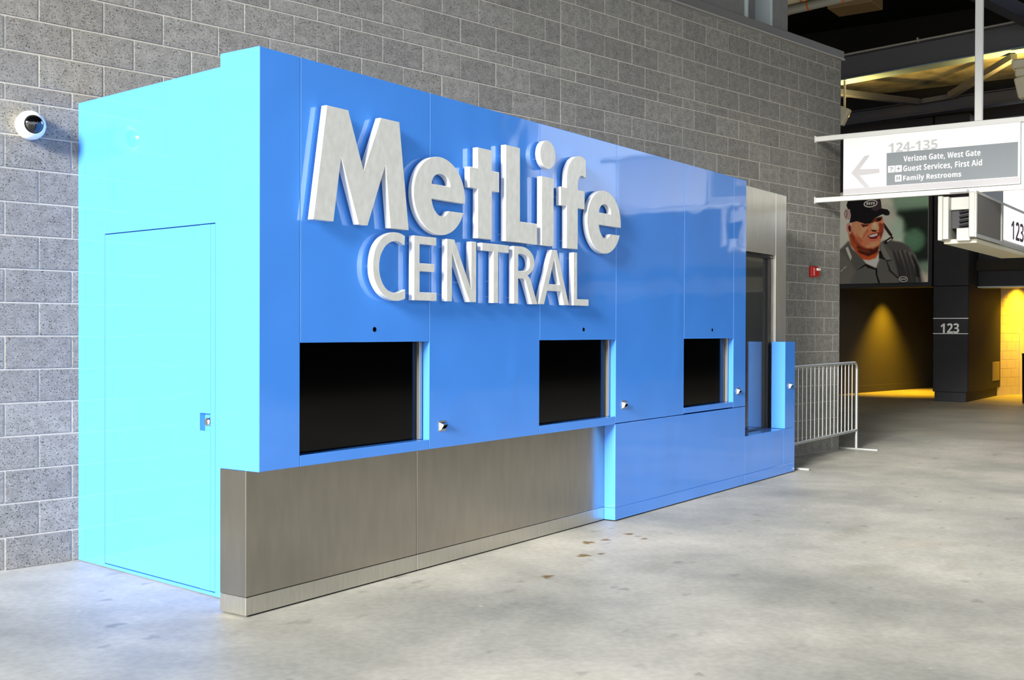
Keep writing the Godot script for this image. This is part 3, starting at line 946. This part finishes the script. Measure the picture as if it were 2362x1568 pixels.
func build_booth():
	var b := base("ticket_booth")
	tag(b, "bright blue sheet metal ticket booth with steel base and three black windows", "booth")
	var H := 2.885
	var X := [3.851, 4.1333, 5.1947, 6.3915, 7.4418, 8.6074, 9.6269, 9.9088]
	# hidden core and lid
	var core := mb()
	box(core, Vector3(4.25, 0.02, 1.0), Vector3(9.88, 2.85, 2.60))
	box(core, Vector3(3.92, 0.76, 2.50), Vector3(9.88, 2.85, 2.62))
	part(core, "body", M.void, b)
	var lid := mb()
	var foot := [Vector2(4.2, 0.76), Vector2(4.04, 2.484), Vector2(3.855, 2.484), Vector2(3.855, FRONT - 0.004), Vector2(9.905, FRONT - 0.004), Vector2(9.905, 2.62), Vector2(11.29, 2.62), Vector2(11.29, 2.03)]
	var lt := Geometry2D.triangulate_polygon(PackedVector2Array(foot))
	for i in range(0, lt.size(), 3):
		for e in [[H - 0.012, Vector3.UP], [H - 0.03, Vector3.DOWN]]:
			tri(lid, Vector3(foot[lt[i]].x, e[0], foot[lt[i]].y), Vector3(foot[lt[i + 1]].x, e[0], foot[lt[i + 1]].y), Vector3(foot[lt[i + 2]].x, e[0], foot[lt[i + 2]].y), e[1])
	part(lid, "roof", M.blue, b)
	# front panels
	front_panel(b, "front_panel", X[0], X[1], 0.7465, H, M.blue)
	var wt := 1.395
	var wb := 0.807
	front_panel(b, "front_panel", X[1], X[2], wt, H, M.blue)
	front_panel(b, "front_panel", X[2], X[3], 0.7465, H, M.blue)
	front_panel(b, "front_panel", X[3], X[4], wt, H, M.blue)
	front_panel(b, "front_panel", X[4], X[5], 0.752, H, M.blue)
	front_panel(b, "front_panel", X[5], X[6], wt, H, M.blue)
	front_panel(b, "front_panel", X[6], X[7], 0.752, H, M.blue)
	for q in [[1, 0.7465], [3, 0.7465], [5, 0.757]]:
		var i: int = q[0]
		front_panel(b, "sill", X[i], X[i + 1], q[1], wb, M.blue, 2.64)
		var w := put(null, "window", null, b)
		w.mesh = bx(X[i] + 0.002, X[i + 1] - 0.045, wb, wt, FRONT - 0.085, FRONT - 0.066, 0.0).commit()
		w.material_override = M.glass_black
		tag(w, "black shuttered service window pane")
		part(bx(X[i + 1] - 0.034, X[i + 1] - 0.008, wb, wt, FRONT - 0.085, FRONT - 0.045, 0.002), "track", M.track, w)
		part(bx(X[i], X[i + 1], wt, wt + 0.05, FRONT - 0.10, FRONT - 0.057, 0.002), "head_rail", M.black, w)
	# underside of the overhang, side cheek of the front unit
	part(bx(X[0] + 0.004, X[4], 0.747, 0.762, 2.50, FRONT - 0.056, 0.0), "soffit", M.blue, b)
	part(bx(X[0], X[0] + 0.03, 0.7465, H, 2.484, FRONT - 0.001, 0.002), "end_cheek", M.blue, b)
	part(bx(X[0] + 0.03, 4.3, 0.0, H - 0.03, 2.484, 2.50, 0.0), "back_cheek", M.blue, b)
	# blue lower front, right of the steel
	front_panel(b, "lower_panel", X[4], X[7], 0.102, 0.748, M.blue, 2.66)
	front_panel(b, "lower_panel", X[7], 10.872, 0.102, 0.463, M.blue, 2.66)
	front_panel(b, "kick_plate", X[4], X[7], 0.008, 0.103, M.blue, 2.66)
	front_panel(b, "kick_plate", X[7], 11.185, 0.008, 0.103, M.blue, 2.66)
	# steel base
	for q in [[X[0], 5.1972], [5.1988, X[4]]]:
		part(bx(q[0] + (0.0 if q[0] < 4 else 0.001), q[1] - 0.001, 0.103, 0.7455, 2.6, 2.682, 0.0022), "steel_panel", M.steel, b)
		part(bx(q[0] + (0.0 if q[0] < 4 else 0.001), q[1] - 0.001, 0.008, 0.1015, 2.6, 2.6825, 0.002), "steel_kick", M.steel_kick, b)
	part(bx(X[0] - 0.0005, X[0] + 0.02, 0.103, 0.7455, 2.486, 2.681, 0.002), "steel_return", M.steel, b)
	part(bx(X[0] - 0.0005, X[0] + 0.02, 0.008, 0.1015, 2.486, 2.6815, 0.002), "steel_kick", M.steel_kick, b)
	part(bx(X[0] + 0.02, X[4], 0.0, 0.008, 2.55, 2.675, 0), "base_shim", M.black, b)
	part(bx(X[4] + 0.01, 11.18, 0.0, 0.008, 2.55, 2.765, 0), "base_shim", M.black, b)
	# pull latches: a square plate with a scooped snout
	var latch_label := ["beside the first black window", "beside the second black window", "beside the third black window", "on the low right pillar"]
	var li := 0
	for q in [[5.320, 0.880], [7.570, 0.889], [9.739, 0.901], [11.05, 0.899]]:
		var plate := part(bx(q[0] - 0.036, q[0] + 0.036, q[1] - 0.032, q[1] + 0.032, FRONT - 0.001, FRONT + 0.003, 0.001), "latch", M.chrome, b)
		tag(plate, "small steel scoop latch " + latch_label[li])
		li += 1
		var sn := mb()
		var cx: float = q[0]
		var cy: float = q[1]
		var r0 := [Vector3(cx - 0.028, cy - 0.026, FRONT + 0.002), Vector3(cx + 0.028, cy - 0.026, FRONT + 0.002), Vector3(cx + 0.028, cy + 0.022, FRONT + 0.002), Vector3(cx - 0.028, cy + 0.022, FRONT + 0.002)]
		var r1 := [Vector3(cx - 0.024, cy - 0.020, FRONT + 0.012), Vector3(cx + 0.024, cy - 0.020, FRONT + 0.012), Vector3(cx + 0.022, cy + 0.010, FRONT + 0.03), Vector3(cx - 0.022, cy + 0.010, FRONT + 0.03)]
		for i in 4:
			var j := (i + 1) % 4
			quad_free(sn, r0[i], r0[j], r1[j], r1[i], (r0[i] + r0[j]) * 0.5 - Vector3(cx, cy, FRONT))
		part(sn, "scoop", M.chrome, plate)
		quad_free(sn, r1[0], r1[1], r1[2], r1[3], Vector3.BACK)
		var dk := mb()
		var s := []
		for v in r1: s.append(v.lerp(Vector3(cx, cy - 0.005, FRONT + 0.02), 0.28) + Vector3(0, 0, 0.0015))
		quad_free(dk, s[0], s[1], s[2], s[3], Vector3.BACK)
		part(dk, "scoop_mouth", M.void, plate)
	# locks above the windows
	for q in [[4.708, 1.467], [6.969, 1.471], [9.167, 1.472]]:
		var c := Vector3(q[0], q[1], FRONT)
		var k := part(tube(mb(), [c + Vector3(0, 0, -0.01), c + Vector3(0, 0, 0.0015)], 0.0125, 20), "lock", M.void, b)
		part(tube(mb(), [c + Vector3(0, 0, -0.01), c + Vector3(0, 0, 0.001)], 0.0145, 20), "lock_rim", M.black, k)
	# the slanted side with its flush door
	var u := Vector3(-0.0972, 0, 0.9953).normalized()
	var T := Transform3D(Basis(u, Vector3.UP, u.cross(Vector3.UP)), Vector3(4.189, 0, 0.749))
	var d0 := 0.320
	var d1 := 1.470
	var dt := 2.040
	var db := 0.029
	var sp := mb()
	box(sp, Vector3(-0.02, 0.004, -0.04), Vector3(d0 - 0.005, H, 0.0), 0.002, T)
	box(sp, Vector3(d0 - 0.005, dt + 0.005, -0.04), Vector3(d1 + 0.005, H, 0.0), 0.002, T)
	box(sp, Vector3(d0 - 0.005, 0.004, -0.04), Vector3(d1 + 0.005, db - 0.005, 0.0), 0.002, T)
	box(sp, Vector3(d1 + 0.003, 0.004, -0.04), Vector3(1.745, H, 0.0), 0.002, T)
	part(sp, "side_panel", M.blue, b)
	part(box(mb(), Vector3(0.1, 0.02, -0.07), Vector3(1.6, 2.6, -0.045), 0, T), "side_backing", mat(Color(0.05, 0.12, 0.35), 0.7), b)
	var r := [1.327, 1.4285, 0.905, 1.002]   # recess for the knob
	var door := mb()
	box(door, Vector3(d0, db, -0.04), Vector3(r[0], dt, 0), 0.002, T)
	box(door, Vector3(r[1], db, -0.04), Vector3(d1, dt, 0), 0.002, T)
	box(door, Vector3(r[0], db, -0.04), Vector3(r[1], r[2], 0), 0.0, T)
	box(door, Vector3(r[0], r[3], -0.04), Vector3(r[1], dt, 0), 0.0, T)
	var dn := part(door, "door", M.blue, b)
	tag(dn, "flush blue door in the booth's left side")
	part(box(mb(), Vector3(r[0] - 0.01, r[2] - 0.01, -0.042), Vector3(r[1] + 0.01, r[3] + 0.01, -0.036), 0, T), "recess_pan", M.blue, dn)
	var kn := Transform3D(T.basis * Basis(Vector3.RIGHT, PI / 2), T * Vector3(1.398, 0.955, -0.036))
	part(lathe(mb(), [Vector2(0.033, 0), Vector2(0.033, 0.004), Vector2(0.016, 0.006), Vector2(0.014, 0.018), Vector2(0.022, 0.026), Vector2(0.024, 0.036), Vector2(0.016, 0.043), Vector2(0.0, 0.044)], kn, 24), "knob", M.chrome, dn)
	# steel portal with a dark glass window on the right
	part(bx(9.90, 11.012, 2.247, H, 2.56, 2.63, 0.0025), "lintel", M.portal, b)
	part(bx(11.0135, 11.302, 0.008, H, 2.06, 2.63, 0.0025), "jamb", M.portal, b)
	var fr := mb()
	box(fr, Vector3(10.87, 0.44, 2.55), Vector3(10.93, 2.22, 2.605), 0.003)
	box(fr, Vector3(10.945, 0.44, 2.55), Vector3(11.012, 2.22, 2.605), 0.003)
	box(fr, Vector3(9.885, 2.205, 2.55), Vector3(11.012, 2.247, 2.605), 0.003)
	box(fr, Vector3(9.885, 0.44, 2.55), Vector3(10.87, 0.475, 2.605), 0.003)
	box(fr, Vector3(9.885, 0.475, 2.55), Vector3(9.93, 2.205, 2.605), 0.003)
	var fm := part(fr, "window_frame", M.black, b)
	part(bx(10.93, 10.945, 0.46, 2.21, 2.555, 2.59, 0.001), "gasket", M.track, fm)
	part(bx(9.93, 10.87, 0.475, 2.205, 2.573, 2.579, 0), "glass_pane", M.tint, fm)
	var inside := base_part("interior", b)
	part(bx(9.885, 11.012, 1.60, 2.85, 2.26, 2.28, 0), "upper_lining", M.inner, inside)
	for i in 26: part(bx(9.885, 11.012, 0.80 + i * 0.03, 0.827 + i * 0.03, 2.255, 2.285, 0.004), "shutter_slat", M.shutter, inside)
	part(bx(9.885, 11.012, 0.03, 0.80, 2.24, 2.30, 0), "counter_back", M.void, inside)
	part(bx(9.885, 11.012, 0.03, 0.44, 2.30, 2.54, 0), "counter_box", M.void, inside)
	part(bx(9.885, 11.012, 2.83, 2.85, 2.28, 2.56, 0), "inner_ceiling", M.inner, inside)
	# ledge and low pillar
	part(bx(9.91, 10.905, 0.440, 0.4645, 2.60, FRONT - 0.002, 0.001), "ledge", M.blue, b)
	part(bx(10.912, 11.186, 0.466, 1.353, 2.631, FRONT, 0.0025), "pillar", M.blue, b)
	part(bx(10.875, 11.186, 0.1035, 0.4645, 2.631, FRONT, 0.0025), "pillar_foot", M.blue, b)
	part(bx(11.10, 11.186, 0.008, 1.34, 2.10, 2.631, 0.002), "end_panel", M.blue, b)

func base_part(called: String, parent: Node) -> Node3D:
	var o := Node3D.new()
	o.name = called
	parent.add_child(o, true)
	return o

# ------------------------------------------------------------------ raised lettering
func V(a: Array) -> PackedVector2Array:
	var p := PackedVector2Array()
	for i in range(0, a.size(), 2): p.append(Vector2(a[i], a[i + 1]))
	return p

func L2(a: Array) -> Array:
	var p := []
	for i in range(0, a.size(), 2): p.append(Vector2(a[i], a[i + 1]))
	return p

func letter_e(dx: float) -> Array:
	var o := [Vector2(5.466, 2.243), Vector2(5.142, 2.243)]
	o += catmull(L2([5.142, 2.236, 5.153, 2.204, 5.175, 2.174, 5.208, 2.152, 5.245, 2.147, 5.275, 2.157, 5.305, 2.183]), 4)
	o += arc(5.22, 2.266, 0.247, 0.233, -20.6, -365.5, 72)
	var out := PackedVector2Array()
	for v in o.slice(0, -1): out.append(v + Vector2(dx, 0))
	var hole := PackedVector2Array()
	for v in arc(5.23, 2.332, 0.087, 0.067, 0, 180, 20): hole.append(v + Vector2(dx, 0))
	return [out, [hole]]

func letter_mesh(parent: Node, called: String, outer: PackedVector2Array, holes: Array, pins: Array, label := ""):
	var z0 := FRONT + 0.022
	var o := part(extrude(mb(), outer, holes, z0, z0 + 0.0385, 0.0022), called, M.letter, parent)
	if label: tag(o, label)
	for i in range(0, pins.size(), 2):
		part(cyl(mb(), Vector3(pins[i], pins[i + 1], FRONT - 0.001), Vector3(pins[i], pins[i + 1], z0 + 0.001), 0.006, 10), "standoff", M.chrome, o)
	return o

func build_sign_letters():
	var s := base("raised_sign")
	tag(s, "large upper line of bold brushed steel letters standing off the blue booth", "sign", "raised steel lettering")
	letter_mesh(s, "letter", V([4.265, 2.650, 4.430, 2.650, 4.551, 2.339, 4.690, 2.650, 4.849, 2.650, 4.934, 2.041, 4.773, 2.041, 4.730, 2.391, 4.585, 2.041, 4.510, 2.041, 4.374, 2.390, 4.318, 2.041, 4.166, 2.041]), [], [4.30, 2.6, 4.22, 2.1, 4.8, 2.6, 4.86, 2.1], "capital letter M")
	var e := letter_e(0.0)
	letter_mesh(s, "letter", e[0], e[1], [5.03, 2.27, 5.22, 2.46], "first letter e")
	letter_mesh(s, "letter", V([5.594, 2.608, 5.744, 2.608, 5.744, 2.478, 5.826, 2.478, 5.826, 2.350, 5.746, 2.350, 5.746, 2.041, 5.595, 2.041, 5.595, 2.350, 5.510, 2.350, 5.510, 2.478, 5.594, 2.478]), [], [5.62, 2.56, 5.62, 2.09], "letter t")
	letter_mesh(s, "letter", V([5.897, 2.666, 6.060, 2.666, 6.063, 2.182, 6.265, 2.182, 6.268, 2.043, 5.898, 2.043]), [], [5.92, 2.6, 5.92, 2.09], "capital letter L")
	letter_mesh(s, "letter", V([6.319, 2.511, 6.470, 2.511, 6.470, 2.044, 6.320, 2.044]), [], [6.345, 2.46, 6.345, 2.1], "stem of letter i")
	var z0 := FRONT + 0.022
	part(extrude(mb(), PackedVector2Array(arc(6.394, 2.665, 0.0975, 0.0965, 0, 352, 44)), [], z0, z0 + 0.0385, 0.0022), "letter_dot", M.letter, s)
	for q in [[6.325, 2.63], [6.45, 2.70]]: part(cyl(mb(), Vector3(q[0], q[1], FRONT - 0.001), Vector3(q[0], q[1], z0 + 0.001), 0.006, 10), "standoff", M.chrome, s)
	var f := L2([6.636, 2.043, 6.787, 2.043, 6.787, 2.336, 6.880, 2.336, 6.880, 2.466])
	f += catmull(L2([6.787, 2.466, 6.789, 2.519, 6.805, 2.552, 6.843, 2.573, 6.895, 2.562]), 4)
	f += catmull(L2([6.892, 2.690, 6.868, 2.703, 6.837, 2.709, 6.798, 2.707, 6.750, 2.695, 6.707, 2.672, 6.675, 2.642, 6.649, 2.603, 6.637, 2.556, 6.635, 2.466]), 4)
	f += L2([6.558, 2.466, 6.558, 2.337, 6.636, 2.337])
	letter_mesh(s, "letter", PackedVector2Array(f), [], [6.58, 2.40, 6.66, 2.1, 6.74, 2.68], "letter f")
	e = letter_e(1.941)
	letter_mesh(s, "letter", e[0], e[1], [6.97, 2.27, 7.16, 2.46], "second letter e")

	var c := base("raised_sign")
	tag(c, "smaller lower line of thin steel capitals reading CENTRAL on the booth", "sign", "raised steel lettering")
	var C := catmull(L2([4.897, 1.952, 4.867, 1.964, 4.838, 1.970, 4.809, 1.970, 4.776, 1.961, 4.743, 1.944, 4.716, 1.917, 4.695, 1.885, 4.684, 1.849, 4.681, 1.812, 4.688, 1.770, 4.707, 1.731, 4.735, 1.701, 4.768, 1.683, 4.806, 1.676, 4.844, 1.679, 4.873, 1.686, 4.904, 1.697]), 3)
	C += catmull(L2([4.904, 1.645, 4.880, 1.637, 4.844, 1.631, 4.806, 1.631, 4.763, 1.639, 4.721, 1.656, 4.684, 1.683, 4.654, 1.719, 4.633, 1.762, 4.626, 1.810, 4.629, 1.858, 4.640, 1.900, 4.658, 1.936, 4.684, 1.966, 4.715, 1.990, 4.753, 2.008, 4.795, 2.018, 4.838, 2.019, 4.872, 2.014, 4.901, 2.004]), 3)
	letter_mesh(c, "letter", PackedVector2Array(C), [], [4.645, 1.82, 4.86, 1.99], "letter C")
	letter_mesh(c, "letter", V([4.979, 2.014, 5.187, 2.014, 5.187, 1.968, 5.032, 1.968, 5.032, 1.856, 5.170, 1.856, 5.168, 1.809, 5.033, 1.809, 5.033, 1.686, 5.191, 1.686, 5.191, 1.638, 4.979, 1.638]), [], [4.995, 1.97, 4.995, 1.68], "letter E")
	letter_mesh(c, "letter", V([5.286, 2.015, 5.362, 2.015, 5.529, 1.719, 5.529, 2.015, 5.583, 2.015, 5.583, 1.639, 5.514, 1.639, 5.338, 1.938, 5.338, 1.639, 5.286, 1.639]), [], [5.30, 1.97, 5.30, 1.68, 5.555, 1.97, 5.45, 1.76], "letter N")
	letter_mesh(c, "letter", V([5.642, 2.015, 5.935, 2.015, 5.935, 1.967, 5.819, 1.967, 5.819, 1.639, 5.764, 1.639, 5.764, 1.967, 5.642, 1.967]), [], [5.66, 1.99, 5.78, 1.78, 5.78, 1.68], "letter T")
	var R := catmull(L2([5.991, 2.017, 6.067, 2.018, 6.117, 2.015, 6.161, 2.004, 6.199, 1.984, 6.225, 1.956, 6.234, 1.925, 6.229, 1.892, 6.210, 1.863, 6.181, 1.842, 6.155, 1.830]), 3)
	R += catmull(L2([6.160, 1.828, 6.181, 1.812, 6.198, 1.787, 6.225, 1.735, 6.273, 1.640]), 3)
	R += catmull(L2([6.203, 1.640, 6.160, 1.730, 6.131, 1.785, 6.119, 1.800, 6.100, 1.807, 6.044, 1.807]), 3)
	R += L2([6.044, 1.640, 5.991, 1.640])
	var Rh := catmull(L2([6.044, 1.969, 6.092, 1.969, 6.130, 1.962, 6.161, 1.946, 6.176, 1.919, 6.174, 1.890, 6.156, 1.871, 6.124, 1.859, 6.044, 1.856]), 3)
	letter_mesh(c, "letter", PackedVector2Array(R), [PackedVector2Array(Rh)], [6.005, 1.97, 6.005, 1.68, 6.22, 1.67], "letter R")
	letter_mesh(c, "letter", V([6.448, 2.019, 6.514, 2.019, 6.674, 1.642, 6.604, 1.642, 6.569, 1.736, 6.393, 1.736, 6.355, 1.642, 6.288, 1.642]), [V([6.480, 1.958, 6.552, 1.782, 6.412, 1.782])], [6.46, 1.985, 6.62, 1.68, 6.48, 1.76], "letter A")
	letter_mesh(c, "letter", V([6.731, 2.018, 6.780, 2.018, 6.782, 1.688, 6.940, 1.688, 6.940, 1.642, 6.731, 1.642]), [], [6.745, 1.98, 6.745, 1.68], "letter L")

# ------------------------------------------------------------------ fittings on the wall
func build_small_fittings():
	var wb := Basis(Vector3.UP, -WALL_TURN)
	# security camera: white shell tilted to the right round a dark dome
	var n := wb * Vector3(0, 0, 1)
	var at := wb * Vector3(3.945, 2.700, 0)
	var cam := base("security_camera", at)
	tag(cam, "white dome security camera on the block wall left of the booth", "camera")
	var axis := Vector3(-0.30, -0.03, 1.11).normalized()
	var ux := axis.cross(Vector3.UP).normalized()
	var B := Basis(ux, axis, ux.cross(axis))
	var Bn := Basis(Vector3.UP.cross(n).normalized(), n, Vector3.UP.cross(n).normalized().cross(n))
	part(lathe(mb(), [Vector2(0, -0.005), Vector2(0.080, 0.0), Vector2(0.086, 0.012), Vector2(0.084, 0.03), Vector2(0.06, 0.045), Vector2(0, 0.05)], Transform3D(Bn, Vector3.ZERO), 36), "mount_plate", M.dome_white, cam)
	var prof := []
	for i in 11:
		var a := lerpf(-0.5, 0.82, i / 10.0)
		prof.append(Vector2(0.088 * cos(a), 0.022 + 0.088 * sin(a)))
	prof.append(Vector2(0.057, 0.088)); prof.append(Vector2(0.055, 0.080))
	part(lathe(mb(), prof, Transform3D(B, axis * 0.02), 40), "shell", M.dome_white, cam)
	var dome := []
	for i in 11:
		var a := lerpf(0.0, PI / 2, i / 10.0)
		dome.append(Vector2(0.056 * cos(a), 0.085 + 0.036 * sin(a)))
	part(lathe(mb(), dome, Transform3D(B, axis * 0.02), 36), "dome", M.dome_glass, cam)
	for a in [0.9, 3.0, 5.1]:
		var c := B * Vector3(0.064 * cos(a), 0.100, 0.064 * sin(a))
		part(cyl(mb(), c - axis * 0.012, c + axis * 0.002, 0.004, 8), "screw", M.track, cam)
	# red fire alarm strobe
	var fa := base("fire_alarm", Vector3.ZERO, wb)
	tag(fa, "small red fire alarm with white strobe on the block wall below the sign", "alarm")
	part(bx(13.075, 13.235, 2.105, 2.235, -0.002, 0.035, 0.008), "back_box", M.red, fa)
	part(bx(13.082, 13.228, 2.110, 2.228, 0.035, 0.058, 0.010), "cover", M.red, fa)
	part(bx(13.135, 13.215, 2.180, 2.212, 0.056, 0.085, 0.010), "strobe_lens", M.lens, fa)
	for i in 4: part(bx(13.098, 13.108, 2.127 + i * 0.022, 2.141 + i * 0.022, 0.057, 0.0592, 0.0005), "print_mark", M.white_print, fa)

# ------------------------------------------------------------------ hanging signs
func build_direction_sign():
	var s := base("direction_sign")
	tag(s, "long white hanging direction sign with left arrow and grey text panel on two rails", "sign")
	var X0 := 13.0
	part(bx(X0 - 0.01, X0 + 0.05, 3.722, 3.782, 2.325, 6.2, 0.005), "rail", M.rail, s)
	part(bx(X0 - 0.01, X0 + 0.05, 2.995, 3.052, 2.330, 6.2, 0.005), "rail", M.rail, s)
	for yy in [3.752, 3.024]: part(bx(X0 - 0.02, X0 + 0.06, yy - 0.04, yy + 0.04, 2.318, 2.332, 0.003), "end_plate", M.rail, s)
	part(bx(X0, X0 + 0.06, 3.78, 8.6, 4.12, 4.20, 0.006), "post", M.rail, s)
	part(bx(X0 + 0.0, X0 + 0.06, 2.990, 3.0, 4.12, 4.20, 0.002), "post_foot", M.rail, s)
	var bd := part(bx(X0 - 0.03, X0 + 0.045, 3.056, 3.722, 2.672, 4.598, 0.004), "board", M.white, s)
	part(bx(X0 - 0.034, X0 - 0.028, 3.066, 3.130, 2.676, 4.594, 0.001), "lower_lip", M.sign_faint2, bd)
	part(bx(X0 - 0.03, X0 + 0.045, 3.056, 3.722, 4.635, 5.9, 0.004), "board", M.white, s)
	var T := Transform3D(Basis(Vector3(0, 0, 1), Vector3(0, 1, 0), Vector3(-1, 0, 0)), Vector3(X0 - 0.030, 0, 0))
	part(bx(X0 - 0.034, X0 - 0.029, 3.136, 3.508, 3.177, 4.575, 0.001), "grey_panel", M.sign_grey, s)
	lettering("124-135", "lettering", M.sign_faint, s, T, 3.20, 3.74, 3.508, 3.618, 0.003)
	var T2 := T
	T2.origin.x = X0 - 0.0335
	lettering("Verizon Gate, West Gate", "lettering", M.white_print, s, T2, 3.368, 4.195, 3.384, 3.462, 0.003)
	lettering("Guest Services, First Aid", "lettering", M.white_print, s, T2, 3.366, 4.212, 3.274, 3.352, 0.003)
	lettering("Family Restrooms", "lettering", M.white_print, s, T2, 3.366, 3.995, 3.160, 3.238, 0.003)
	for q in [[3.194, 3.270, 3.282, 3.358, "?"], [3.277, 3.350, 3.282, 3.358, "+"], [3.274, 3.347, 3.172, 3.248, "H"]]:
		var ic := part(bx(X0 - 0.037, X0 - 0.033, q[2], q[3], q[0], q[1], 0.001), "pictogram", M.white_print, s)
		var T3 := T
		T3.origin.x = X0 - 0.0365
		lettering(q[4], "pictogram_mark", M.sign_grey, ic, T3, q[0] + 0.018, q[1] - 0.018, q[2] + 0.016, q[3] - 0.016, 0.0025)
	# arrow: shaft and two barbs, its lower barb cut by the board's lip
	var a := mb()
	var pts := V([2.768, 3.312, 2.925, 3.500, 2.985, 3.500, 2.868, 3.350, 3.096, 3.336, 3.096, 3.288, 2.868, 3.276, 2.985, 3.132, 2.925, 3.132])
	var tr := Geometry2D.triangulate_polygon(pts)
	for i in range(0, tr.size(), 3):
		tri(a, Vector3(X0 - 0.0325, pts[tr[i]].y, pts[tr[i]].x), Vector3(X0 - 0.0325, pts[tr[i + 1]].y, pts[tr[i + 1]].x), Vector3(X0 - 0.0325, pts[tr[i + 2]].y, pts[tr[i + 2]].x), Vector3.LEFT)
	part(a, "arrow", M.sign_faint2, s)

func build_led_sign():
	var s := base("led_sign")
	tag(s, "pale boxed screen sign showing 123 hanging below the white rails", "sign")
	# front box: blank grille and lit screen in pale frames
	var fb := mb()
	box(fb, Vector3(12.555, 2.475, 4.17), Vector3(13.86, 2.955, 4.235), 0.006)
	part(fb, "front_box", M.led_body, s)
	var fr := mb()
	box(fr, Vector3(12.555, 2.935, 4.23), Vector3(13.86, 2.965, 4.25), 0.003)
	box(fr, Vector3(12.555, 2.470, 4.23), Vector3(13.86, 2.510, 4.25), 0.003)
	box(fr, Vector3(12.555, 2.510, 4.23), Vector3(12.60, 2.935, 4.25), 0.003)
	box(fr, Vector3(13.80, 2.510, 4.23), Vector3(13.86, 2.935, 4.25), 0.003)
	part(fr, "grille_frame", M.led_body, s)
	part(bx(12.60, 13.80, 2.51, 2.935, 4.228, 4.240, 0), "grille", M.led_mesh, s)
	part(bx(13.865, 13.925, 2.47, 2.965, 4.16, 4.245, 0.003), "divider", M.led_body, s)
	part(bx(13.93, 15.6, 2.47, 2.98, 4.16, 4.225, 0.004), "screen_box", M.led_body, s)
	var sc := part(bx(13.95, 15.55, 2.545, 2.935, 4.224, 4.240, 0.002), "screen", M.screen, s)
	lettering("123", "digits", M.screen_digit, sc, Transform3D(Basis.IDENTITY, Vector3(0, 0, 4.2395)), 14.37, 15.12, 2.575, 2.805, 0.003)
	# rear box
	part(bx(12.56, 15.6, 2.45, 2.93, 3.85, 3.90, 0.005), "rear_box", M.led_body, s)
	part(bx(12.57, 15.6, 2.46, 2.92, 3.90, 3.96, 0.005), "rear_lid", M.led_body, s)
	# bracket, connectors and hangers in the gap
	part(bx(12.66, 12.80, 2.78, 2.92, 3.96, 4.17, 0.006), "bracket", M.led_body, s)
	part(bx(12.62, 12.80, 2.44, 2.58, 4.03, 4.17, 0.006), "bracket", M.led_body, s)
	part(bx(12.70, 12.95, 2.58, 2.78, 3.96, 4.17, 0.004), "connector_block", M.black, s)
	for i in 4: part(cyl(mb(), Vector3(12.66, 2.60 + i * 0.05, 4.05), Vector3(12.66, 2.62 + i * 0.05, 4.17), 0.012, 8), "cable", M.black, s)
	part(bx(12.50, 12.62, 2.955, 2.985, 3.97, 4.16, 0.006), "hanger", M.white, s)
	part(bx(12.95, 13.06, 2.92, 2.988, 4.10, 4.20, 0.004), "hanger", M.white, s)
	part(bx(12.7, 15.6, 2.42, 2.468, 3.88, 4.22, 0.004), "bottom_rail", M.cream, s)
	var ar := AreaLight3D.new()
	ar.name = "screen_light"
	ar.area_size = Vector2(1.6, 0.39)
	ar.light_color = Color(1, 0.93, 1)
	ar.light_energy = 0.3
	ar.shadow_enabled = true
	add_child(ar)
	ar.look_at_from_position(Vector3(14.75, 2.74, 4.26), Vector3(14.75, 2.74, 6), Vector3.UP)

# ------------------------------------------------------------------ crowd barrier
func build_barrier():
	var b := base("crowd_barrier", Vector3(0, 0, 2.60))
	tag(b, "galvanised steel crowd barrier with vertical bars beside the booth's right end", "barrier")
	var x0 := 11.38
	var x1 := 13.73
	var yt := 1.075
	var yb := 0.240
	var pts := [Vector3(x0, 0.02, 0)]
	var cor := func(cx, cy, a0): for i in 7: pts.append(Vector3(cx + 0.09 * cos(a0 - i * PI / 12), cy + 0.09 * sin(a0 - i * PI / 12), 0))
	cor.call(x0 + 0.09, yt - 0.09, PI)
	cor.call(x1 - 0.09, yt - 0.09, PI / 2)
	pts.append(Vector3(x1, 0.02, 0))
	part(tube(mb(), pts, 0.019, 14), "frame", M.galv, b)
	part(cyl(mb(), Vector3(x0, yb, 0), Vector3(x1, yb, 0), 0.018, 12), "lower_rail", M.galv, b)
	for i in 17:
		var x := 11.487 + i * 0.1298
		part(cyl(mb(), Vector3(x, yb, 0), Vector3(x, yt, 0), 0.0085, 8), "bar", M.galv, b)
	for x in [x0, x1]:
		part(bx(x - 0.02, x + 0.02, 0.0, 0.022, -0.27, 0.27, 0.004), "foot", M.galv, b)
	part(bx(x1 + 0.012, x1 + 0.03, 0.33, 0.36, -0.012, 0.012, 0.002), "hook", M.galv, b)
